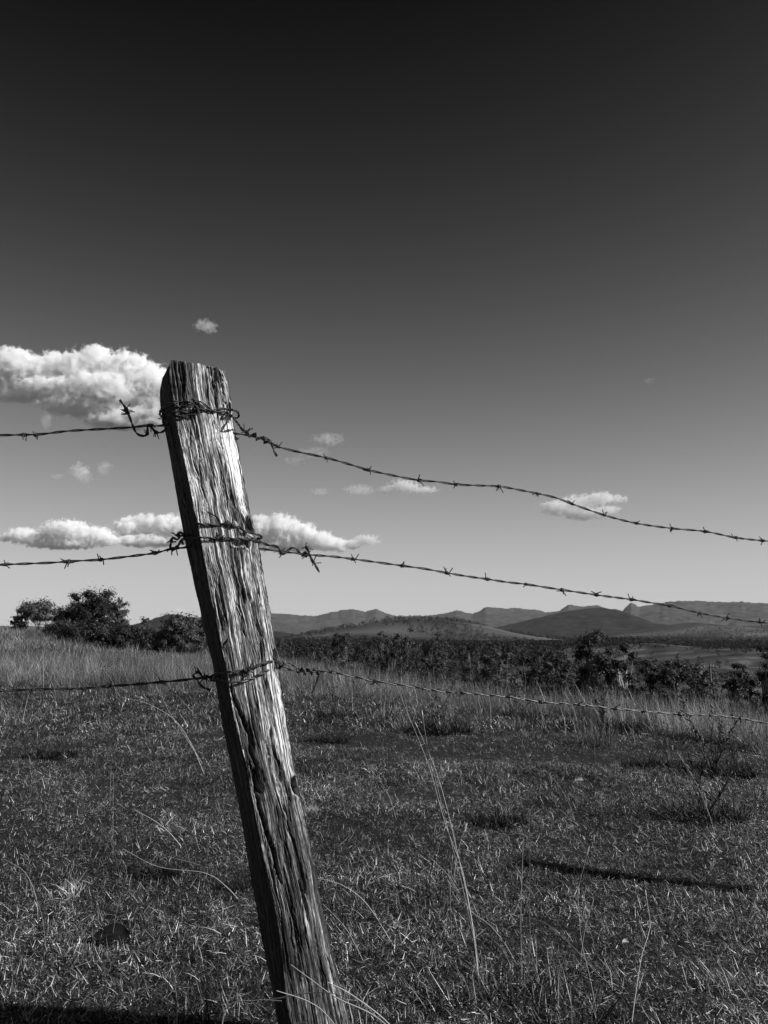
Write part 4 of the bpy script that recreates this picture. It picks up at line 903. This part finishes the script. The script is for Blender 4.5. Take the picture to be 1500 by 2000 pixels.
# right of the post, beyond the crest
tree_at(975, 1268, 1335, 90, 24, 'pale twiggy bush just over the crest, centre right', 31, low=True, leafm=M_LEAFP, nleaf=5400, name='bush', cat='bush', clumps=44)
tree_at(842, 1280, 1330, 72, 60, 'rounded mid grey bush below the wood in the centre', 32, low=True, leafm=M_LEAF, nleaf=7500, name='bush', cat='bush', leafk=1.1)
tree_at(760, 1272, 1320, 60, 95, 'dark tree just over the crest left of the rounded bush', 33, leafm=M_LEAFD, nleaf=5250, leafk=.95)
tree_at(1165, 1238, 1345, 96, 70, 'big black-leaved tree standing over the tall grass on the right', 34, leafm=M_LEAFD, nleaf=26000, trunk=0.06, clumps=46, leafk=1.1)
tree_at(1218, 1262, 1350, 60, 66, 'tree with bare pale branches right of the black-leaved tree', 35, leafm=M_LEAFD, barkm=M_BARKP, nleaf=9000, trunk=0.2, leafk=1.1, clumps=16)
tree_at(1268, 1292, 1355, 74, 62, 'rounded dark tree below the grassy rise', 36, leafm=M_LEAFD, nleaf=9000, trunk=.2, leafk=1.1)
tree_at(1330, 1294, 1362, 80, 60, 'spreading dark tree left of the power pole', 37, leafm=M_LEAF, nleaf=8400, trunk=.2, leafk=1.1)
tree_at(1385, 1332, 1372, 56, 58, 'low dark bush at the foot of the power pole', 38, low=True, leafm=M_LEAFD, nleaf=6000, name='bush', cat='bush', leafk=1.1)
tree_at(1445, 1302, 1378, 60, 60, 'mid grey tree between the power pole and the right edge', 39, leafm=M_LEAF, nleaf=6300, trunk=.3, leafk=1.1)
tree_at(1512, 1268, 1385, 90, 48, 'tall black tree cut by the right edge of the picture', 40, leafm=M_LEAFD, nleaf=13500, trunk=.15, clumps=40)
tree_at(1095, 1292, 1335, 60, 75, 'low grey tree left of the black-leaved tree', 42, leafm=M_LEAF, nleaf=5250, leafk=1.1)
tree_at(1040, 1288, 1330, 70, 90, 'dark tree behind the pale twiggy bush', 43, leafm=M_LEAFD, nleaf=6300, leafk=.95)
tree_at(620, 1262, 1300, 60, 110, 'dark tree low behind the grass right of the post', 44, leafm=M_LEAFD, nleaf=4500, leafk=.95)

UN = [unit(60 + i, w, nleaf=2600, leaf=0.034, clumps=26, trunk=t) for i, (w, t) in enumerate([(0.8, .25), (1.0, .2), (0.65, .3), (0.9, .3), (1.15, .15)])]
SETS = [with_mat(u, M_LEAFD if i % 2 else M_LEAF) for i, u in enumerate(UN)]
g = np.random.default_rng(90); cnt = 0
bands = [(-9.5, 13.5, 230, 420, 210, 'crowded dark tree in the wood below the crest, right of the post', 'trees of the wood below the crest'),
         (8, 28, 130, 260, 26, 'scattered dark tree on the slope under the grassy rise on the right', 'trees scattered on the right slope'),
         (10, 28, 430, 900, 22, 'small lone tree dotting the grassy rise on the right', 'lone trees on the grassy rise')]
for a0, a1, r0, r1, num, lab, grp in bands:
    for k in range(num):
        a = R(g.uniform(a0, a1)); r = math.sqrt(g.uniform(r0 * r0, r1 * r1)); x, y = r * math.sin(a), r * math.cos(a)
        if r0 > 420 and g.random() < .4: continue
        if r0 == 230 and float(fbm(x / 38, y / 55, 2, 77)) < -0.12: continue
        vi = int(g.integers(0, 5)); shape = ('round', 'broad', 'narrow', 'domed', 'spreading')[vi]; tone = 'mid grey' if vi % 2 == 0 else 'dark'
        if r0 == 230:
            az_ = math.degrees(a); zone = "below the low hill's left slope" if az_ < -5 else "below the low hill's crest" if az_ < 1.5 else "below the low hill's right slope" if az_ < 6 else "left of the black-leaved tree" if az_ < 10 else "behind the black-leaved tree"
            dp = 'front' if r < 300 else 'middle' if r < 360 else 'back'
            lab = f'{tone} {shape} tree in the {dp} of the wood, {zone}'
        elif r0 == 130: lab = f'{tone} {shape} tree on the slope under the grassy rise, ' + ('left' if math.degrees(a) < 18 else 'right') + ' of the power pole'
        else: lab = f'small {tone} {shape} tree dotting the grassy rise' + (', left part' if math.degrees(a) < 18 else ', right part')
        place_tree(SETS[vi], x, y, lab, grp, rot=g.uniform(0, 6.28), s=float(5.5 + 7.5 * g.random() ** 2) if r0 < 420 else float(g.uniform(5, 8)))
for px, top, foot, w, d, lab, sd in ((668, 1240, 1285, 50, 240, 'tall dark tree standing above the wood at its left end', 71), (745, 1236, 1290, 50, 260, 'tall dark tree in the wood breaking the line of the low hill', 72), (790, 1228, 1290, 58, 270, 'highest tree of the wood, in front of the low hill', 73),
                                      (850, 1240, 1300, 50, 230, 'broad dark tree of the wood right of its highest tree', 74), (925, 1250, 1300, 60, 200, 'broad tree of the wood above the pale twiggy bush', 75), (1070, 1262, 1310, 50, 170, 'dark tree of the wood left of the black-leaved tree', 76), (700, 1262, 1300, 50, 180, 'low round tree at the near edge of the wood, left', 77)):
    tree_at(px, top, foot, w, d, lab, sd, leafm=M_LEAFD if sd % 2 else M_LEAF, nleaf=4000, leafk=.7, trunk=.15, clumps=22)
# the far wood reads as one mass
def cheap(seed, w):
    a_, b_ = tree_meshes(seed, 1.0, w, .12, 260, 0.075, 12); b_.materials.append(M_LEAFD); return b_
wood_lib = lib('wood', [cheap(500 + i, .8 + .1 * i) for i in range(5)], M_LEAFD)
P_, S_, Rr_ = [], [], []
def wood_patch(a0, a1, r0, r1, n, smin, smax, thr=None, seed=0):
    g2 = np.random.default_rng(seed); a = np.radians(g2.uniform(a0, a1, n)); r = np.sqrt(g2.uniform(r0 * r0, r1 * r1, n)); x, y = r * np.sin(a), r * np.cos(a)
    if thr is not None: k = fbm(x / (r1 * .09), y / (r1 * .09), 3, seed) > thr; x, y = x[k], y[k]
    P_.append(np.stack([x, y, ground(x, y) - .3], -1)); m_ = len(x); s = g2.uniform(smin, smax, m_); S_.append(np.stack([s, s, s], -1)); Rr_.append(np.stack([np.zeros(m_), np.zeros(m_), g2.random(m_) * 6.28], -1))
wood_patch(-10, 30, 980, 1500, 5200, 8, 13, -0.25, 601)
wood_patch(-10, 12, 420, 980, 2600, 7, 12, -0.25, 602)
wood_patch(-30, 30, 1500, 2400, 3000, 8, 13, 0.12, 603)
wood_patch(-30, 30, 2400, 5200, 9000, 9, 15, 0.10, 604)
wood_patch(13, 30, 860, 1300, 1300, 7, 12, -0.05, 606)
wood_patch(9, 30, 420, 860, 1400, 3, 7, 0.08, 607)
wood_patch(9, 30, 420, 860, 160, 3, 6, None, 608)
x = np.linspace(px_x(640, 2600), px_x(950, 2600), 150); y = 2600 + RNG.normal(0, 25, 150); P_.append(np.stack([x, y, ground(x, y)], -1)); S_.append(np.full((150, 3), 8.0)); Rr_.append(RNG.random((150, 3)) * [0, 0, 6])
scatter('wood', np.concatenate(P_), np.concatenate(Rr_), np.concatenate(S_), wood_lib, 'far woodland filling the valley floor')

# power pole in the valley
def power_pole(px, foot, top, d):
    x = xz(px, foot, d)[0]; z0 = float(ground(x, d)); zt = xz(px, top, d)[1]; H = zt - z0
    root = link('power_pole', None); root.location = (x, d, z0); tag(root, 'wooden power pole with one crossarm in front of the grassy rise', 'power pole')
    V, F = tube([Vector((0, 0, -.5)), Vector((0, 0, H * .5)), Vector((0, 0, H))], 0.16, 10, taper=lambda t: 1 - .35 * t); mb = MB(); mb.add(V, F); link('pole', mb.mesh('pole'), M_BARK, root)
    V, F = tube([Vector((-.8, 0, H - .5)), Vector((0, 0, H - .5)), Vector((.8, 0, H - .5))], 0.07, 6); mb = MB(); mb.add(V, F); link('crossarm', mb.mesh('crossarm'), M_BARK, root)
    for s in (-.7, 0.3, .7):
        V, F = tube([Vector((s, -.08, H - .43)), Vector((s, -.08, H - .33)), Vector((s, -.08, H - .22))], 0.06, 8, taper=lambda t: 1 - .3 * t); mb = MB(); mb.add(V, F); link('insulator', mb.mesh('insulator'), M_BARKP, root)
power_pole(1389, 1345, 1295, 95)

# ------------------------------------------------------------------ clouds: real volumes of droplets
def cloud(lumps, d, label, sigma=0.02, seed=0, amp=1.35, thr=0.42, nscale=4.6, flatten=1.0, name='cloud', anis=-0.3):
    """lumps: (px, py, rx, ry) ellipses seen from the viewer, each a rounded mass d metres away with its own depth"""
    k = d / FPX; C = []; rn = random.Random(seed)
    for px, py, rx, ry in lumps:
        p = at(px, py, d); C.append((p, rx * k * 1.04, ry * k * 1.10, (rx + ry) * .5 * k * 1.0, rn.uniform(-.3, .3)))
    org = sum((c[0] for c in C), Vector()) / len(C)
    mb = MB()
    for p, rx, rz, ry, off in C:
        bm = bmesh.new(); bmesh.ops.create_icosphere(bm, subdivisions=2, radius=1.0)
        cc = p - org + Vector((0, off * ry, 0)); e = 1.5
        mb.add([Vector((v.co.x * rx * e, v.co.y * ry * e, v.co.z * rz * e)) + cc for v in bm.verts], [tuple(v.index for v in f.verts) for f in bm.faces]); bm.free()
    tmp = mb.mesh('cloud_tmp'); o = link(name, tmp); size = max(o.dimensions)
    md = o.modifiers.new('r', 'REMESH'); md.mode = 'VOXEL'; md.voxel_size = max(size / 110, min(c[2] for c in C) * 0.22)
    dg = bpy.context.evaluated_depsgraph_get(); me = bpy.data.meshes.new_from_object(o.evaluated_get(dg)); o.modifiers.clear(); o.data = me; me.name = 'cloud'; bpy.data.meshes.remove(tmp); me.materials.clear()
    o.location = org
    m = bpy.data.materials.new('cloud_droplets'); m.use_nodes = True; n = m.node_tree; n.nodes.clear()
    out = node(n, 'ShaderNodeOutputMaterial'); pv = node(n, 'ShaderNodeVolumePrincipled'); n.links.new(pv.outputs[0], out.inputs['Volume'])
    tc = node(n, 'ShaderNodeTexCoord'); best = None
    for p, rx, rz, ry, off in C:
        cc = p - org + Vector((0, off * ry, 0))
        mp = node(n, 'ShaderNodeVectorMath', operation='SUBTRACT'); mp.inputs[1].default_value = cc; n.links.new(tc.outputs['Object'], mp.inputs[0])
        ml = node(n, 'ShaderNodeVectorMath', operation='DIVIDE'); ml.inputs[1].default_value = (rx * 1.17, ry * 1.17, rz * 1.17); n.links.new(mp.outputs[0], ml.inputs[0])
        dt = node(n, 'ShaderNodeVectorMath', operation='DOT_PRODUCT'); n.links.new(ml.outputs[0], dt.inputs[0]); n.links.new(ml.outputs[0], dt.inputs[1])
        if best is None: best = dt.outputs['Value']
        else:
            mi = node(n, 'ShaderNodeMath', operation='SMOOTH_MIN'); mi.inputs[2].default_value = 0.35; n.links.new(best, mi.inputs[0]); n.links.new(dt.outputs['Value'], mi.inputs[1]); best = mi.outputs[0]
    lsz = sum(c[2] for c in C) / len(C)
    nz = node(n, 'ShaderNodeTexNoise'); nz.inputs['Scale'].default_value = nscale / (lsz * 2); nz.inputs['Detail'].default_value = 8; nz.inputs['Roughness'].default_value = 0.66; nz.inputs['Distortion'].default_value = 0.35
    n.links.new(tc.outputs['Object'], nz.inputs['Vector'])
    def mth(op, a, b_=None, c_=None):
        x = node(n, 'ShaderNodeMath', operation=op)
        for i, v in enumerate((a, b_, c_)):
            if v is None: continue
            if isinstance(v, (int, float)): x.inputs[i].default_value = v
            else: n.links.new(v, x.inputs[i])
        return x.outputs[0]
    field = mth('SUBTRACT', 1.0, best)                       # 1 in the middle of a mass, 0 at its rim
    nn = mth('MULTIPLY_ADD', nz.outputs['Fac'], 2 * amp, -amp)
    s = mth('ADD', field, nn)
    dn = node(n, 'ShaderNodeMapRange', interpolation_type='SMOOTHSTEP'); dn.inputs['From Min'].default_value = thr; dn.inputs['From Max'].default_value = thr + 0.34; n.links.new(s, dn.inputs['Value'])
    dens = mth('MULTIPLY', dn.outputs[0], sigma); n.links.new(dens, pv.inputs['Density'])
    pv.inputs['Color'].default_value = grey(1.0); pv.inputs['Anisotropy'].default_value = anis
    me.materials.append(m)
    return tag(o, label, 'cloud')
cloud([(35, 715, 48, 34), (10, 750, 46, 34), (95, 728, 58, 36), (150, 722, 44, 38), (195, 716, 46, 38), (240, 722, 46, 38), (285, 742, 50, 40), (325, 765, 50, 42), (200, 765, 90, 36), (110, 762, 80, 22), (215, 805, 80, 20), (275, 812, 60, 20), (35, 772, 55, 12), (150, 795, 75, 22), (235, 822, 80, 18), (305, 800, 50, 38), (18, 700, 22, 26), (100, 705, 26, 24), (185, 692, 34, 22), (268, 712, 26, 24)],
      6500, 'largest cloud, a big white cumulus behind the top of the post on the left', 0.045, 1)
cloud([(40, 1046, 34, 15), (14, 1050, 20, 8), (78, 1054, 34, 14), (132, 1038, 48, 20), (178, 1046, 42, 18), (205, 1054, 30, 12), (120, 1062, 70, 10)], 16000, 'long low cloud at the left edge, above the middle wire', 0.02, 2, amp=1.9, thr=0.36, nscale=3.6)
cloud([(252, 1030, 26, 20), (285, 1026, 34, 20), (325, 1030, 34, 24), (365, 1032, 40, 26), (400, 1045, 40, 26), (290, 1058, 60, 12)], 16500, 'puffy low cloud touching the shaded side of the post', 0.02, 3, amp=1.9, thr=0.36, nscale=3.6)
cloud([(512, 1036, 34, 26), (548, 1030, 34, 24), (585, 1042, 36, 22), (622, 1056, 36, 18), (655, 1066, 28, 13), (684, 1064, 24, 9), (560, 1062, 55, 16)], 16500, 'puffy low cloud just right of the post above the knot in the middle wire', 0.02, 4, amp=1.9, thr=0.36, nscale=3.6)
cloud([(716, 1054, 28, 11), (700, 1058, 16, 8)], 16500, 'small white puff right of the low cloud beside the post', 0.010, 5, amp=2.0, nscale=3.4, thr=0.5)
cloud([(790, 949, 34, 14), (828, 956, 30, 8), (757, 957, 20, 9)], 11500, 'small bright cloud under the middle of the upper right wire', 0.012, 6, amp=2.0, nscale=3.4, thr=0.5)
cloud([(702, 957, 34, 11), (625, 961, 18, 8)], 11500, 'faint thin cloud left of the small bright one', 0.0035, 7, amp=2.0, nscale=3.4, thr=0.5)
cloud([(1088, 993, 36, 14), (1130, 984, 40, 17), (1170, 974, 36, 12), (1205, 974, 22, 9), (1140, 1004, 50, 12), (1180, 998, 30, 10)], 13000, 'ragged cloud crossed by the upper wire on the right', 0.013, 8, amp=2.2, nscale=3.2, thr=0.45)
cloud([(400, 636, 24, 12), (412, 644, 14, 8)], 5500, 'tiny lone wisp high above the post', 0.010, 9, amp=2.4, nscale=2.6, thr=0.5)
cloud([(156, 920, 20, 17), (168, 934, 12, 12)], 7500, 'small wisp left of the post between the top and middle wires', 0.007, 10, amp=2.4, nscale=2.6, thr=0.5)
cloud([(203, 913, 15, 14)], 7500, 'fainter wisp next to the small one left of the post', 0.004, 11, amp=2.4, nscale=2.6, thr=0.5)
cloud([(640, 858, 36, 12), (612, 884, 32, 11), (575, 899, 22, 9)], 9000, 'group of faint wisps right of the post under the top wire', 0.003, 12, amp=2.4, nscale=2.6, thr=0.5)
cloud([(92, 820, 12, 18)], 7000, 'faint upright wisp under the largest cloud', 0.003, 13, amp=2.4, nscale=2.6, thr=0.5)
cloud([(112, 931, 14, 6)], 8000, 'barely visible wisp at the far left', 0.003, 14, amp=2.4, nscale=2.6, thr=0.5)
cloud([(1268, 743, 12, 7)], 8000, 'barely visible wisp in the open sky on the right', 0.002, 15, amp=2.4, nscale=2.6, thr=0.5)
cloud([(350, 1193, 14, 5)], 30000, 'tiny bright cloud over the small conical hill', 0.004, 16)

# ------------------------------------------------------------------ haze between here and the mountains
bm = bmesh.new(); bmesh.ops.create_cube(bm, size=1.0); me = bpy.data.meshes.new('haze'); bm.to_mesh(me); bm.free()
hz = link('haze', me); hz.scale = (54000, 54000, 900); hz.location = (0, 0, 900 / 2 - 160)
m = bpy.data.materials.new('haze'); m.use_nodes = True; n = m.node_tree; n.nodes.clear(); out = node(n, 'ShaderNodeOutputMaterial'); pv = node(n, 'ShaderNodeVolumePrincipled')
pv.inputs['Color'].default_value = grey(0.9); pv.inputs['Density'].default_value = 1.15e-5; n.links.new(pv.outputs[0], out.inputs['Volume']); me.materials.append(m)
tag(hz, 'thin haze over the valley', kind='stuff')
